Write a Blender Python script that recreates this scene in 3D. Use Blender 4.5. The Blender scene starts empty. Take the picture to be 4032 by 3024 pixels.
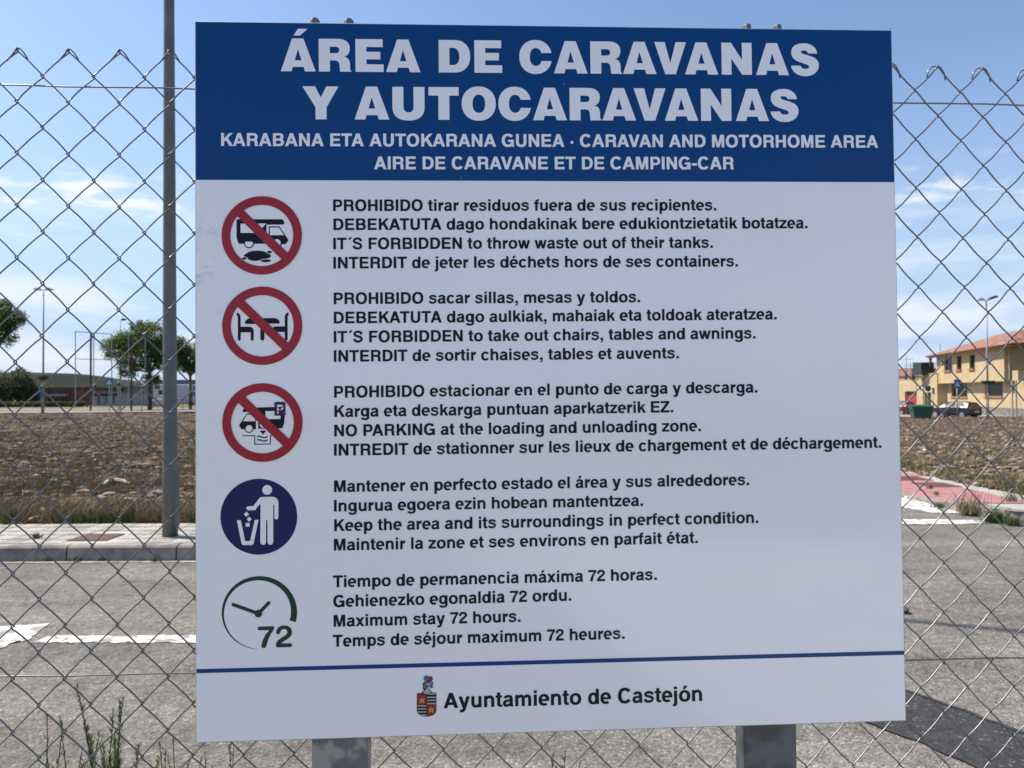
import bpy, bmesh, math, random
from mathutils import Vector, Matrix, noise
R = math.radians
random.seed(11)
S = bpy.context.scene
COL = S.collection
# ------------------------------------------------------------------ camera, sky, sun, exposure
IW, IH, F = 4032.0, 3024.0, 2950.0
CAM = Vector((0, 0, 1.5))
PT, RL = .0136, .0055
fwd = Vector((0, math.cos(PT), math.sin(PT))); up0 = Vector((0, -math.sin(PT), math.cos(PT))); rt0 = Vector((1, 0, 0))
rgt = rt0*math.cos(RL) - up0*math.sin(RL); upv = up0*math.cos(RL) + rt0*math.sin(RL)
cd = bpy.data.cameras.new('camera'); cam = bpy.data.objects.new('camera', cd); COL.objects.link(cam); S.camera = cam
cd.sensor_width = 36; cd.lens = 36*F/IW; cd.clip_start = .05; cd.clip_end = 9000
m3 = Matrix((rgt, upv, -fwd)).transposed(); cam.matrix_world = Matrix.Translation(CAM) @ m3.to_4x4()
cd.dof.use_dof = True; cd.dof.focus_distance = 1.08; cd.dof.aperture_fstop = 13.0

SUN_DIR = Vector((-.93*math.cos(R(52)), .37*math.cos(R(52)), math.sin(R(52)))).normalized()   # towards the sun
w = bpy.data.worlds.new('World'); S.world = w; w.use_nodes = True
nt = w.node_tree; nt.nodes.clear()
def N(nt, t, **k):
    n = nt.nodes.new(t)
    for a, b in k.items(): setattr(n, a, b)
    return n
wo = N(nt, 'ShaderNodeOutputWorld'); bg = N(nt, 'ShaderNodeBackground'); bg.inputs[1].default_value = .118
sky = N(nt, 'ShaderNodeTexSky', sky_type='NISHITA'); sky.sun_disc = False
sky.sun_elevation = math.asin(SUN_DIR.z); sky.sun_rotation = math.atan2(SUN_DIR.x, SUN_DIR.y); sky.air_density = 1.0; sky.dust_density = .8; sky.ozone_density = 3.0; sky.altitude = 260
tc = N(nt, 'ShaderNodeTexCoord'); sx = N(nt, 'ShaderNodeSeparateXYZ'); nt.links.new(tc.outputs['Generated'], sx.inputs[0])
def M(nt, op, a, b=None, c=None, clamp=False):
    n = N(nt, 'ShaderNodeMath', operation=op); n.use_clamp = clamp
    for i, v in enumerate((a, b, c)):
        if v is None: continue
        if isinstance(v, (int, float)): n.inputs[i].default_value = v
        else: nt.links.new(v, n.inputs[i])
    return n.outputs[0]
az = M(nt, 'ARCTAN2', sx.outputs[0], sx.outputs[1]); elv = M(nt, 'ARCSINE', sx.outputs[2])   # azimuth and elevation of the view direction
def RAMP(nt, fac, a, b, v0=0., v1=1.):
    n = N(nt, 'ShaderNodeMapRange', interpolation_type='SMOOTHSTEP'); nt.links.new(fac, n.inputs[0])
    n.inputs[1].default_value = a; n.inputs[2].default_value = b; n.inputs[3].default_value = v0; n.inputs[4].default_value = v1
    return n.outputs[0]
def cnoise(ka, ke, off, rough=.6, dist=.4):
    c = N(nt, 'ShaderNodeCombineXYZ'); nt.links.new(M(nt, 'MULTIPLY', M(nt, 'COSINE', az), ka), c.inputs[0]); nt.links.new(M(nt, 'MULTIPLY', M(nt, 'SINE', az), ka), c.inputs[1]); nt.links.new(M(nt, 'MULTIPLY_ADD', elv, ke, off), c.inputs[2])
    n = N(nt, 'ShaderNodeTexNoise'); n.inputs['Scale'].default_value = 1; n.inputs['Detail'].default_value = 8; n.inputs['Roughness'].default_value = rough; n.inputs['Distortion'].default_value = dist; nt.links.new(c.outputs[0], n.inputs['Vector']); return n.outputs['Fac']
hz = RAMP(nt, sx.outputs[2], -.02, .42, .92, 0)              # pale air towards the horizon
wisp = M(nt, 'MULTIPLY', RAMP(nt, cnoise(9, 38, 5.9), .46, .70, 0, 1.0), M(nt, 'MULTIPLY', RAMP(nt, elv, .185, .207, 0, 1), RAMP(nt, elv, .232, .275, 1, 0)))
veil = M(nt, 'MULTIPLY', RAMP(nt, cnoise(3.2, 20, 14.1, .55), .38, .70, 0, .6), M(nt, 'MULTIPLY', RAMP(nt, elv, .0, .06, .5, 1), RAMP(nt, elv, .17, .26, 1, 0)))
cl = M(nt, 'MAXIMUM', wisp, veil)
m0 = N(nt, 'ShaderNodeMix', data_type='RGBA'); nt.links.new(hz, m0.inputs[0]); nt.links.new(sky.outputs[0], m0.inputs[6]); m0.inputs[7].default_value = (2.65, 3.5, 4.95, 1)
mx = N(nt, 'ShaderNodeMix', data_type='RGBA'); nt.links.new(cl, mx.inputs[0]); nt.links.new(m0.outputs[2], mx.inputs[6]); mx.inputs[7].default_value = (5.7, 5.8, 6.0, 1)
nt.links.new(mx.outputs[2], bg.inputs[0]); nt.links.new(bg.outputs[0], wo.inputs[0])
sl = bpy.data.lights.new('sun', 'SUN'); sl.energy = 4.4; sl.angle = R(.53); sl.color = (1, .91, .80)
so = bpy.data.objects.new('sun', sl); COL.objects.link(so); so.rotation_euler = SUN_DIR.to_track_quat('Z', 'Y').to_euler()
vs = S.view_settings; vs.view_transform = 'Standard'; vs.look = 'None'; vs.gamma = 1; vs.use_curve_mapping = False; vs.exposure = .64

# ------------------------------------------------------------------ pixel rays (photograph pixels -> points at their real distance)
def ray(px, py): return rgt*((px-IW/2)/F) - upv*((py-IH/2)/F) + fwd
def on_z(px, py, z):
    r = ray(px, py); return CAM + r*((z-CAM.z)/r.z)
def at(px, py, Y):
    r = ray(px, py); return CAM + r*(Y/r.y)
def on_plane(px, py, p, n):
    r = ray(px, py); return CAM + r*((p-CAM).dot(n)/r.dot(n))

# ------------------------------------------------------------------ materials
def mat(name, col, rough=.6, metal=0., spec=.5, var=0., vscale=5., col2=None, bump=0., bscale=30., lo=.35, hi=.65, detail=6):
    m = bpy.data.materials.new(name); m.use_nodes = True; t = m.node_tree; b = t.nodes['Principled BSDF']
    b.inputs['Base Color'].default_value = (*col, 1); b.inputs['Roughness'].default_value = rough; b.inputs['Metallic'].default_value = metal
    b.inputs['Specular IOR Level'].default_value = spec
    g = N(t, 'ShaderNodeNewGeometry')
    if col2 is None and var: col2 = tuple(c*(1-var) for c in col)
    if col2 is not None:
        n = N(t, 'ShaderNodeTexNoise'); n.inputs['Scale'].default_value = vscale; n.inputs['Detail'].default_value = detail; t.links.new(g.outputs['Position'], n.inputs['Vector'])
        f = RAMP(t, n.outputs['Fac'], lo, hi); x = N(t, 'ShaderNodeMix', data_type='RGBA'); t.links.new(f, x.inputs[0])
        x.inputs[6].default_value = (*col, 1); x.inputs[7].default_value = (*col2, 1); t.links.new(x.outputs[2], b.inputs['Base Color'])
    if bump:
        n = N(t, 'ShaderNodeTexNoise'); n.inputs['Scale'].default_value = bscale; n.inputs['Detail'].default_value = 5; t.links.new(g.outputs['Position'], n.inputs['Vector'])
        bp = N(t, 'ShaderNodeBump'); bp.inputs['Distance'].default_value = bump; t.links.new(n.outputs['Fac'], bp.inputs['Height']); t.links.new(bp.outputs[0], b.inputs['Normal'])
    return m
def asphalt(name, dark, mid, light, speck=.3, bumpd=.004):
    m = bpy.data.materials.new(name); m.use_nodes = True; t = m.node_tree; b = t.nodes['Principled BSDF']; b.inputs['Roughness'].default_value = .9; b.inputs['Specular IOR Level'].default_value = .25
    g = N(t, 'ShaderNodeNewGeometry')
    v = N(t, 'ShaderNodeTexVoronoi'); v.inputs['Scale'].default_value = 95; t.links.new(g.outputs['Position'], v.inputs['Vector'])
    sp = N(t, 'ShaderNodeSeparateColor'); t.links.new(v.outputs['Color'], sp.inputs[0])
    r = N(t, 'ShaderNodeValToRGB'); t.links.new(sp.outputs[0], r.inputs[0]); e = r.color_ramp.elements
    e[0].position = 0; e[0].color = (*dark, 1); e[1].position = 1; e[1].color = (*light, 1)
    k = e.new(.45); k.color = (*mid, 1); k = e.new(1-speck*.5); k.color = (*[c*1.12 for c in mid], 1)
    n = N(t, 'ShaderNodeTexNoise'); n.inputs['Scale'].default_value = 1.3; n.inputs['Detail'].default_value = 9; n.inputs['Roughness'].default_value = .65; t.links.new(g.outputs['Position'], n.inputs['Vector'])
    f = RAMP(t, n.outputs['Fac'], .3, .72, .74, 1.12)
    n2 = N(t, 'ShaderNodeTexNoise'); n2.inputs['Scale'].default_value = 16; n2.inputs['Detail'].default_value = 4; t.links.new(g.outputs['Position'], n2.inputs['Vector'])
    f = M(t, 'MULTIPLY', f, RAMP(t, n2.outputs['Fac'], .32, .6, .78, 1.05))
    mp = N(t, 'ShaderNodeMapping'); mp.inputs['Scale'].default_value = (.35, 2.6, 1); t.links.new(g.outputs['Position'], mp.inputs[0])      # wear bands and stains along the traffic direction
    n4 = N(t, 'ShaderNodeTexNoise'); n4.inputs['Scale'].default_value = 1.0; n4.inputs['Detail'].default_value = 5; t.links.new(mp.outputs[0], n4.inputs['Vector']); f = M(t, 'MULTIPLY', f, RAMP(t, n4.outputs['Fac'], .35, .62, .84, 1.06))
    n5 = N(t, 'ShaderNodeTexNoise'); n5.inputs['Scale'].default_value = 4.5; n5.inputs['Detail'].default_value = 7; n5.inputs['Distortion'].default_value = .8; t.links.new(g.outputs['Position'], n5.inputs['Vector']); f = M(t, 'MULTIPLY', f, RAMP(t, n5.outputs['Fac'], .60, .74, 1.0, .66))
    x = N(t, 'ShaderNodeVectorMath', operation='SCALE'); t.links.new(r.outputs[0], x.inputs[0]); t.links.new(f, x.inputs[3]); t.links.new(x.outputs[0], b.inputs['Base Color'])
    h = M(t, 'ADD', v.outputs['Distance'], M(t, 'MULTIPLY', n2.outputs['Fac'], -.5))
    bp = N(t, 'ShaderNodeBump'); bp.inputs['Distance'].default_value = bumpd; bp.inputs['Strength'].default_value = .9; bp.invert = True; t.links.new(h, bp.inputs['Height']); t.links.new(bp.outputs[0], b.inputs['Normal'])
    return m
A = asphalt('asphalt', (.118, .112, .098), (.200, .188, .166), (.36, .34, .30))
AP = asphalt('new_asphalt', (.036, .037, .038), (.052, .053, .053), (.17, .165, .155), speck=.12, bumpd=.0025)
SEAL = mat('bitumen', (.022, .022, .022), .7, col2=(.045, .045, .045), vscale=14, bump=.003, bscale=60)
PAINT = mat('road_paint', (.66, .65, .61), .75, col2=(.27, .26, .24), vscale=11, lo=.52, hi=.565, bump=.004, bscale=90, detail=12)
KERB = mat('kerb_concrete', (.33, .29, .24), .9, col2=(.17, .16, .14), vscale=6, bump=.004, bscale=70)
TILE = mat('paving_tile', (.46, .43, .38), .85, var=.22, vscale=3, bump=.003, bscale=90)
PINK = mat('pink_paving', (.42, .19, .18), .85, var=.25, vscale=4, bump=.003, bscale=90)
PALEPAVE = mat('pale_paving', (.42, .41, .36), .85, var=.2, vscale=4, bump=.003, bscale=90)
EARTH = mat('earth', (.072, .050, .035), 1., spec=.1, col2=(.145, .108, .078), vscale=1.1, bump=.03, bscale=9, detail=10)
SCRUB = mat('dry_scrub', (.24, .20, .12), 1., spec=.1, col2=(.13, .13, .065), vscale=.25, bump=.05, bscale=2, detail=10)
HILLM = mat('hill_scrub', (.024, .034, .028), 1., spec=.1, col2=(.045, .052, .04), vscale=.01, detail=8)
STONE = mat('field_stone', (.36, .28, .22), .95, spec=.2, col2=(.17, .12, .09), vscale=2.5, bump=.01, bscale=30)
CLOD = mat('earth_clod', (.075, .050, .036), 1., spec=.1, col2=(.14, .10, .07), vscale=3, bump=.01, bscale=30)
DRY = mat('dry_grass', (.29, .225, .125), .9, spec=.2, var=.4, vscale=2)
GREEN = mat('green_grass', (.09, .14, .035), .8, spec=.2, var=.4, vscale=3)
def leafmat(name, a, b, tr):
    m = mat(name, a, .6, spec=.3, col2=b, vscale=1.3)
    t = m.node_tree; p = t.nodes['Principled BSDF']; out = t.nodes['Material Output']
    tl = N(t, 'ShaderNodeBsdfTranslucent'); tl.inputs[0].default_value = (*tr, 1); mxs = N(t, 'ShaderNodeMixShader'); mxs.inputs[0].default_value = .35
    t.links.new(p.outputs[0], mxs.inputs[1]); t.links.new(tl.outputs[0], mxs.inputs[2]); t.links.new(mxs.outputs[0], out.inputs[0]); return m
WEED = leafmat('weed_green', (.070, .110, .042), (.15, .16, .075), (.10, .16, .04))
LEAF = leafmat('tree_leaf', (.045, .085, .022), (.09, .15, .04), (.15, .25, .045))
LEAF2 = leafmat('olive_leaf', (.06, .075, .04), (.10, .11, .06), (.12, .14, .06))
BARK = mat('bark', (.13, .10, .075), .95, var=.4, vscale=8)
GALV = mat('galvanised_wire', (.17, .17, .18), .36, metal=.75, var=.2, vscale=9)
POSTM = mat('galvanised_post', (.105, .115, .125), .5, metal=.3, col2=(.06, .065, .075), vscale=16, lo=.42, hi=.56, detail=3)
ZINC = mat('zinc_nut', (.16, .165, .175), .4, metal=.7, var=.3, vscale=120)
LAMPP = mat('lamp_pole_steel', (.145, .155, .145), .55, metal=.3, var=.2, vscale=4, bump=.002, bscale=40)
LAMPG = mat('lamp_grey', (.30, .32, .33), .5, metal=.2)
DARKG = mat('dark_grey', (.035, .04, .045), .5)
RUST = mat('rusty_steel', (.10, .045, .03), .85, var=.4, vscale=3)
# ---- sign print
def dirty_white():
    m = mat('sign_white', (.785, .79, .82), .13, spec=.95); t = m.node_tree; b = t.nodes['Principled BSDF']; g = t.nodes['Geometry'] if 'Geometry' in t.nodes else N(t, 'ShaderNodeNewGeometry')
    n = N(t, 'ShaderNodeTexNoise'); n.inputs['Scale'].default_value = 14; n.inputs['Detail'].default_value = 10; n.inputs['Roughness'].default_value = .75; t.links.new(g.outputs[0], n.inputs['Vector'])
    s = N(t, 'ShaderNodeSeparateXYZ'); t.links.new(g.outputs[0], s.inputs[0])
    edge = RAMP(t, s.outputs[0], -.43, -.36, 1, 0)
    f = M(t, 'MULTIPLY', RAMP(t, n.outputs['Fac'], .57, .70), edge)
    x = N(t, 'ShaderNodeMix', data_type='RGBA'); t.links.new(M(t, 'MULTIPLY', f, .55), x.inputs[0]); x.inputs[6].default_value = (.785, .79, .82, 1); x.inputs[7].default_value = (.25, .25, .27, 1)
    t.links.new(x.outputs[2], b.inputs['Base Color'])
    n3 = N(t, 'ShaderNodeTexNoise'); n3.inputs['Scale'].default_value = 2.6; n3.inputs['Detail'].default_value = 2; t.links.new(g.outputs[0], n3.inputs['Vector'])
    bp = N(t, 'ShaderNodeBump'); bp.inputs['Distance'].default_value = .012; bp.inputs['Strength'].default_value = 1; t.links.new(n3.outputs['Fac'], bp.inputs['Height']); t.links.new(bp.outputs[0], b.inputs['Normal'])
    return m
WHITE = dirty_white()
BLUE = mat('sign_blue', (.0005, .047, .185), .22, spec=.22)
INK = mat('sign_ink', (.004, .005, .014), .3, spec=.2)
RED = mat('sign_red', (.31, .010, .024), .25, spec=.35)
NAVY = mat('sign_navy', (.002, .008, .085), .25, spec=.3)
GRN = mat('sign_green', (.004, .050, .024), .25, spec=.25)
LBLUE = mat('crest_blue', (.01, .13, .36), .3)
SILV = mat('crest_silver', (.33, .34, .37), .3)
GOLD = mat('crest_gold', (.38, .30, .04), .3)
EDGE = mat('sheet_edge', (.45, .46, .48), .4, metal=.5)

# ------------------------------------------------------------------ mesh helpers
class MB:
    def __init__(s): s.v = []; s.f = []
    def face(s, pts):
        i = len(s.v); s.v += [tuple(p) for p in pts]; s.f.append(tuple(range(i, i+len(pts))))
    def add(s, v, f):
        i = len(s.v); s.v += [tuple(p) for p in v]; s.f += [tuple(a+i for a in q) for q in f]
    def box(s, x0, y0, z0, x1, y1, z1, mtx=None):
        v = [Vector(p) for p in ((x0,y0,z0),(x1,y0,z0),(x1,y1,z0),(x0,y1,z0),(x0,y0,z1),(x1,y0,z1),(x1,y1,z1),(x0,y1,z1))]
        if mtx: v = [mtx @ p for p in v]
        s.add(v, [(0,3,2,1),(4,5,6,7),(0,1,5,4),(1,2,6,5),(2,3,7,6),(3,0,4,7)])
    def tube(s, pts, r, n=6, cap=True):
        pts = [Vector(p) for p in pts]; L = len(pts); rs = r if isinstance(r, (list, tuple)) else [r]*L
        i0 = len(s.v); ref = None
        for i, p in enumerate(pts):
            d = (pts[min(i+1, L-1)] - pts[max(i-1, 0)]).normalized()
            if ref is None: ref = Vector((0, 1, 0)) if abs(d.y) < .9 else Vector((1, 0, 0))
            a = (ref - d*ref.dot(d)).normalized(); ref = a; b = d.cross(a)
            for k in range(n):
                t = 2*math.pi*k/n; s.v.append(tuple(p + a*(rs[i]*math.cos(t)) + b*(rs[i]*math.sin(t))))
        for i in range(L-1):
            for k in range(n):
                k2 = (k+1) % n; s.f.append((i0+i*n+k, i0+i*n+k2, i0+(i+1)*n+k2, i0+(i+1)*n+k))
        if cap:
            s.f.append(tuple(i0+k for k in reversed(range(n)))); s.f.append(tuple(i0+(L-1)*n+k for k in range(n)))
    def prism(s, poly, axis, d):              # poly: 3d points, extruded by vector d
        n = len(poly); a = [Vector(p) for p in poly]; b = [p+Vector(d) for p in a]
        s.add(a+b, [tuple(reversed(range(n))), tuple(range(n, 2*n))] + [(i, (i+1) % n, n+(i+1) % n, n+i) for i in range(n)])
    def mesh(s, name, m, smooth=False):
        me = bpy.data.meshes.new(name); me.from_pydata(s.v, [], s.f); me.materials.append(m)
        if smooth: me.polygons.foreach_set('use_smooth', [True]*len(s.f))
        me.update(); return me
    def build(s, name, m, parent=None, smooth=False, bevel=0):
        me = s.mesh(name, m, smooth)
        if bevel:
            bm = bmesh.new(); bm.from_mesh(me); bmesh.ops.remove_doubles(bm, verts=bm.verts, dist=1e-5)
            bmesh.ops.bevel(bm, geom=list(bm.edges), offset=bevel, segments=2, affect='EDGES', profile=.6); bm.to_mesh(me); bm.free()
        return link(name, me, parent)
def link(name, me, parent=None):
    o = bpy.data.objects.new(name, me); COL.objects.link(o)
    if parent is not None:
        o.parent = parent
        o.matrix_parent_inverse = wm(parent).inverted()
    return o
def wm(o):
    m = o.matrix_basis.copy()
    while o.parent is not None:
        m = o.matrix_parent_inverse.copy() if False else m
        m = wm(o.parent) @ o.matrix_parent_inverse @ m; break
    return m
def tag(o, label=None, cat=None, group=None, kind=None):
    if label: o['label'] = label
    if cat: o['category'] = cat
    if group: o['group'] = group
    if kind: o['kind'] = kind
    return o
def empty(name, loc, label, cat, group=None, rz=0):
    o = bpy.data.objects.new(name, None); COL.objects.link(o); o.location = loc; o.rotation_euler = (0, 0, rz); o.empty_display_size = .2
    return tag(o, label, cat, group)
def local(name, mb, m, parent, **k):          # parts given in the parent's own coordinates
    me = mb.mesh(name, m, k.get('smooth', False))
    if k.get('bevel'):
        bm = bmesh.new(); bm.from_mesh(me); bmesh.ops.remove_doubles(bm, verts=bm.verts, dist=1e-5)
        bmesh.ops.bevel(bm, geom=list(bm.edges), offset=k['bevel'], segments=2, affect='EDGES', profile=.6); bm.to_mesh(me); bm.free()
    o = bpy.data.objects.new(name, me); COL.objects.link(o); o.parent = parent; return o
def copy_tree(o, parent=None):
    c = o.copy(); COL.objects.link(c); c.parent = parent
    for ch in list(o.children): copy_tree(ch, c)
    return c
def sstep(a, b, x):
    t = min(1, max(0, (x-a)/(b-a))); return t*t*(3-2*t)

# ================================================================== SETTING
def gz(x, y):                                  # height of the open land: level on one side, falling gently on the other
    if y < 8: return 0.
    wgt = sstep(.02, .5, x/y)
    return (1-wgt)*.13*sstep(8, 9, y) + wgt*(.06*sstep(8.6, 10.3, y) - .0148*min(max(y-14, 0), 60))
mb = MB(); rings = [0, 3, 6, 8, 8.6, 10, 13, 17, 22, 28, 36, 46, 58, 72, 90, 120, 170, 260, 420, 700, 1200, 2200, 4500]; na = 144
for r_ in rings:
    for k in range(na):
        a = 2*math.pi*k/na; x, y = r_*math.sin(a), r_*math.cos(a); mb.v.append((x, y, gz(x, y) - (.45 if r_ < 80 else .06)))
for i in range(len(rings)-1):
    for k in range(na):
        k2 = (k+1) % na; mb.f.append((i*na+k, (i+1)*na+k, (i+1)*na+k2, i*na+k2))
tag(mb.build('ground', SCRUB, smooth=True), 'dry scrubby ground reaching to the horizon', kind='structure')

# road: main road in front, side road going away behind the board
def sheet(name, poly, z, m, label, kind='structure', parent=None, thick=0):
    b = MB()
    if thick: b.prism([(x, y, z-thick) for x, y in poly], None, (0, 0, thick))
    else: b.face([(x, y, z) for x, y in poly])
    o = b.build(name, m, parent)
    if label: tag(o, label, kind=kind)
    return o
LK, RKY = 6.84, 8.48
sheet('road', [(-60, -25), (60, -25), (60, RKY+.02), (6.2, RKY+.02), (5.75, 8.75), (5.6, 9.3), (5.6, 14), (.6, 14), (.6, LK+.02), (-60, LK+.02)], 0, A, 'pale worn grey asphalt road behind the mesh fence')
def far_strip(name, x0, x1, z, m, parent=None, label=None):
    b = MB()
    for i in range(13):
        y = 14 + 4*i; zz_ = z - .0148*(y-14); b.v += [(x0, y, zz_), (x1, y, zz_)]
    for i in range(12): b.f.append((2*i, 2*i+1, 2*i+3, 2*i+2))
    o = b.build(name, m, parent)
    return tag(o, label, kind='structure') if label else o
far_strip('road', .6, 5.6, 0, A, None, 'grey side road going away between the two fields')
# dark trench repair crossing the lower corner
u_ = [on_z(3400, 2640, 0), on_z(3572, 2722, 0), on_z(3700, 2765, 0), on_z(3800, 2800, 0), on_z(3900, 2840, 0), on_z(4032, 2885, 0), on_z(4250, 2960, 0)]
l_ = [on_z(3200, 2770, 0), on_z(3440, 2858, 0), on_z(3550, 2905, 0), on_z(3640, 2935, 0), on_z(3720, 2975, 0), on_z(3830, 3020, 0), on_z(4050, 3120, 0)]
def resample(p, n):
    out = []
    for i in range(len(p)-1):
        for k in range(n): out.append(p[i].lerp(p[i+1], k/n))
    return out + [p[-1]]
U, Lw = resample(u_, 8), resample(l_, 8)
for L in (U, Lw):
    for i, p in enumerate(L):
        p.x += .014*noise.noise(p*7); p.y += .016*noise.noise(p*9 + Vector((5, 0, 0)))
patch = sheet('asphalt_patch', [(p.x, p.y) for p in U] + [(p.x, p.y) for p in reversed(Lw)], .004, AP, 'strip of dark newer asphalt filling a trench in the road')
for L, sg in ((U, -1), (Lw, 1)):
    b = MB()
    for i in range(len(L)-1):
        p, q = L[i], L[i+1]; d = (q-p).normalized(); n_ = Vector((-d.y, d.x, 0))*sg
        wa = .022+.014*noise.noise(p*11); wb = .022+.014*noise.noise(q*11)
        b.face([(p.x, p.y, .008), (q.x, q.y, .008), (q.x+n_.x*wb, q.y+n_.y*wb, .008), (p.x+n_.x*wa, p.y+n_.y*wa, .008)])
    b.build('seal_joint', SEAL, patch)

# painted markings
def marking(name, pts, label):
    P = [Vector(p) for p in pts]; out = []
    for i in range(len(P)):
        a, b = P[i], P[(i+1) % len(P)]; n_ = max(1, int((b-a).length/.022))
        for k in range(n_):
            q = a.lerp(b, k/n_); j = Vector((q.x, q.y, 0)); q = q + Vector((noise.noise(j*13), noise.noise(j*17+Vector((3, 3, 3))), 0))*.022 + Vector((noise.noise(j*45), noise.noise(j*51+Vector((3, 3, 3))), 0))*.016; out.append((q.x, q.y, .005))
    bm = bmesh.new(); vs_ = [bm.verts.new(p) for p in out]; f = bm.faces.new(vs_); bmesh.ops.triangulate(bm, faces=[f]); bmesh.ops.recalc_face_normals(bm, faces=bm.faces)
    me = bpy.data.meshes.new(name); bm.to_mesh(me); bm.free(); me.materials.append(PAINT)
    if me.polygons[0].normal.z < 0: me.flip_normals()
    return tag(link(name, me), label, kind='structure')
g = lambda x, y, z=0: on_z(x, y, z)
sheet('bounce_ground', [(-40, -40), (40, -40), (40, 1.05), (-40, 1.05)], .03, mat('bounce_gravel', (.31, .29, .26), .95, var=.3, vscale=3, bump=.01, bscale=60), 'added gravel ground out of view, bouncing light onto the board')  # unseen sheet, added so more light bounces up onto the board face
sheet('sheen_slab', [(.1, -6.2), (5, -6.2), (4, -.4), (1.25, -.4)], .036, mat('sheen_slab_pale', (.70, .68, .64), .9, var=.1, vscale=2), 'added pale slab behind the camera, mirrored as a sheen on the board')  # added behind the camera to give the glossy board a bright reflection
marking('road_marking', [g(125, 2532), g(800, 2533), g(1500, 2532), g(1500, 2503), g(800, 2503), g(420, 2506), g(200, 2505)], 'worn white painted line along the near asphalt')
marking('road_marking', [g(-380, 2720), g(-10, 2562), g(40, 2540), g(110, 2520), g(200, 2457), g(100, 2462), g(0, 2468), g(-500, 2490)], 'worn white painted wedge at the near asphalt, left of the long line')
marking('road_marking', [g(3000, 2067), g(3550, 2065), g(3790, 2065), g(3915, 2059), g(3850, 2049), g(3700, 2045), g(3550, 2046), g(3000, 2050)], 'worn white stop line in front of the kerb with weeds')
marking('road_marking', [g(3440, 1985), g(3549, 1997), g(3665, 2019), g(3785, 2022), g(3690, 1990), g(3600, 1966), g(3549, 1960), g(3440, 1948)], 'worn white wedge running along the pink pavement kerb')

# left pavement: kerb stones and paving tiles, each one a part
lp = empty('pavement', (-4, LK+.6, 0), 'pale tiled pavement strip with grey concrete kerb below the field', None); tag(lp, kind='structure')
KZ = .137
kx = -9.06
kp = None
while kx < 1.0:
    L_ = .985; b = MB()
    nx = 6
    prof = [(LK, 0), (LK+.012, KZ-.018), (LK+.03, KZ), (LK+.13, KZ), (LK+.13, -.05)]
    for i in range(nx+1):
        x = kx + L_*i/nx; j = .004*noise.noise(Vector((x*5, 1, 0)))
        for (y, z) in prof: b.v.append((x, y + j, z))
    m_ = len(prof)
    for i in range(nx):
        for k in range(m_-1): b.f.append((i*m_+k, (i+1)*m_+k, (i+1)*m_+k+1, i*m_+k+1))
    b.f.append(tuple(range(m_-1, -1, -1))[::-1]); b.f.append(tuple(nx*m_+k for k in range(m_))[::-1])
    b.build('kerb_stone', KERB, lp); kx += 1.0
# mortar bed under the tiles shows in the joints
b = MB(); b.box(-9.06, LK+.131, -.02, 1.0, LK+1.22, KZ-.012); b.build('mortar_bed', KERB, lp)
tm = MB(); T = .2; q = T/2-.0025
tm.box(-q, -q, -.012, q, q, 0)
for i in range(4):                               # ribbed tile face: four raised bars
    x = -q+.012 + i*(2*q-.024-.038)/3; tm.box(x, -q+.008, 0, x+.038, q-.008, .003)
tme = tm.mesh('tile', TILE)
TILE2 = mat('paving_tile_worn', (.38, .355, .31), .85, var=.25, vscale=5, bump=.003, bscale=90)
tme2 = tme.copy(); tme2.materials[0] = TILE2
first = True
CV = (-4.22, -3.84, 7.1, 7.44)
for r_ in range(5):
    for c in range(34):
        x = -8.0 + c*T + .1; y = LK+.135 + r_*(T+.015) + .1
        if x > -1.2: continue
        if CV[0]-.08 < x < CV[1]+.08 and CV[2]-.08 < y < CV[3]+.08: continue
        o = link('tile', tme if random.random() < .7 else tme2, lp); o.location = Vector((x, y, KZ + random.uniform(-.0015, .0015))) - Vector(lp.location)
        o.matrix_parent_inverse = Matrix.Identity(4); o.rotation_euler = (random.uniform(-.004, .004), random.uniform(-.004, .004), random.uniform(-.006, .006))
b = MB(); b.box(CV[0]-.17, CV[2]-.17, KZ-.02, CV[1]+.17, CV[3]+.17, KZ-.003); b.build('cover_surround', TILE, lp)
mc = MB(); mc.box(CV[0], CV[2], KZ-.001, CV[1], CV[3], KZ+.006)
for i in range(6):
    for j in range(5):
        x = CV[0]+.035+i*.06; y = CV[2]+.03+j*.062; mc.box(x, y, KZ+.006, x+.03, y+.03, KZ+.009)
tag(mc.build('manhole_cover', mat('red_brown_cover', (.16, .075, .065), .8, var=.3, vscale=20)), 'square red brown utility cover set in the pale pavement', 'utility cover')
# gutter strip of pale mortar at the kerb foot
sheet('gutter_strip', [(-9, LK-.075), (1, LK-.075), (1, LK), (-9, LK)], .005, mat('gutter_mortar', (.42, .41, .38), .9, col2=(.2, .19, .17), vscale=12), 'thin pale mortar strip along the foot of the kerb')

# right pavement with pink centre
rp = empty('pavement', (6, 11, 0), 'pink and pale pavement bending round the road corner', None); tag(rp, kind='structure')
RT = [(8.48, 6.15, 12), (8.5, 5.9, 12), (8.6, 5.74, 12), (8.8, 5.64, 12), (9.1, 5.59, 12), (9.5, 5.58, 12), (9.8, 5.58, 12), (9.95, 5.58, 12), (10.15, 5.58, 8.6), (10.3, 5.58, 7.6), (10.6, 5.58, 7.26), (11, 5.58, 7.3), (11.5, 5.58, 7.42), (12.4, 5.58, 7.5), (13, 5.58, 7.5), (14, 5.58, 7.5)]
def rz0(y): return .03 + .10*(1-sstep(9.0, 10.3, y)) - .0148*max(0, min(y-14, 50))
def strip(name, rows, dz, m, parent):
    b = MB()
    for (y, a, c) in rows: b.v += [(a, y, rz0(y)+dz), (c, y, rz0(y)+dz)]
    for i in range(len(rows)-1): b.f.append((2*i, 2*i+1, 2*i+3, 2*i+2))
    return b.build(name, m, parent)
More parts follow.
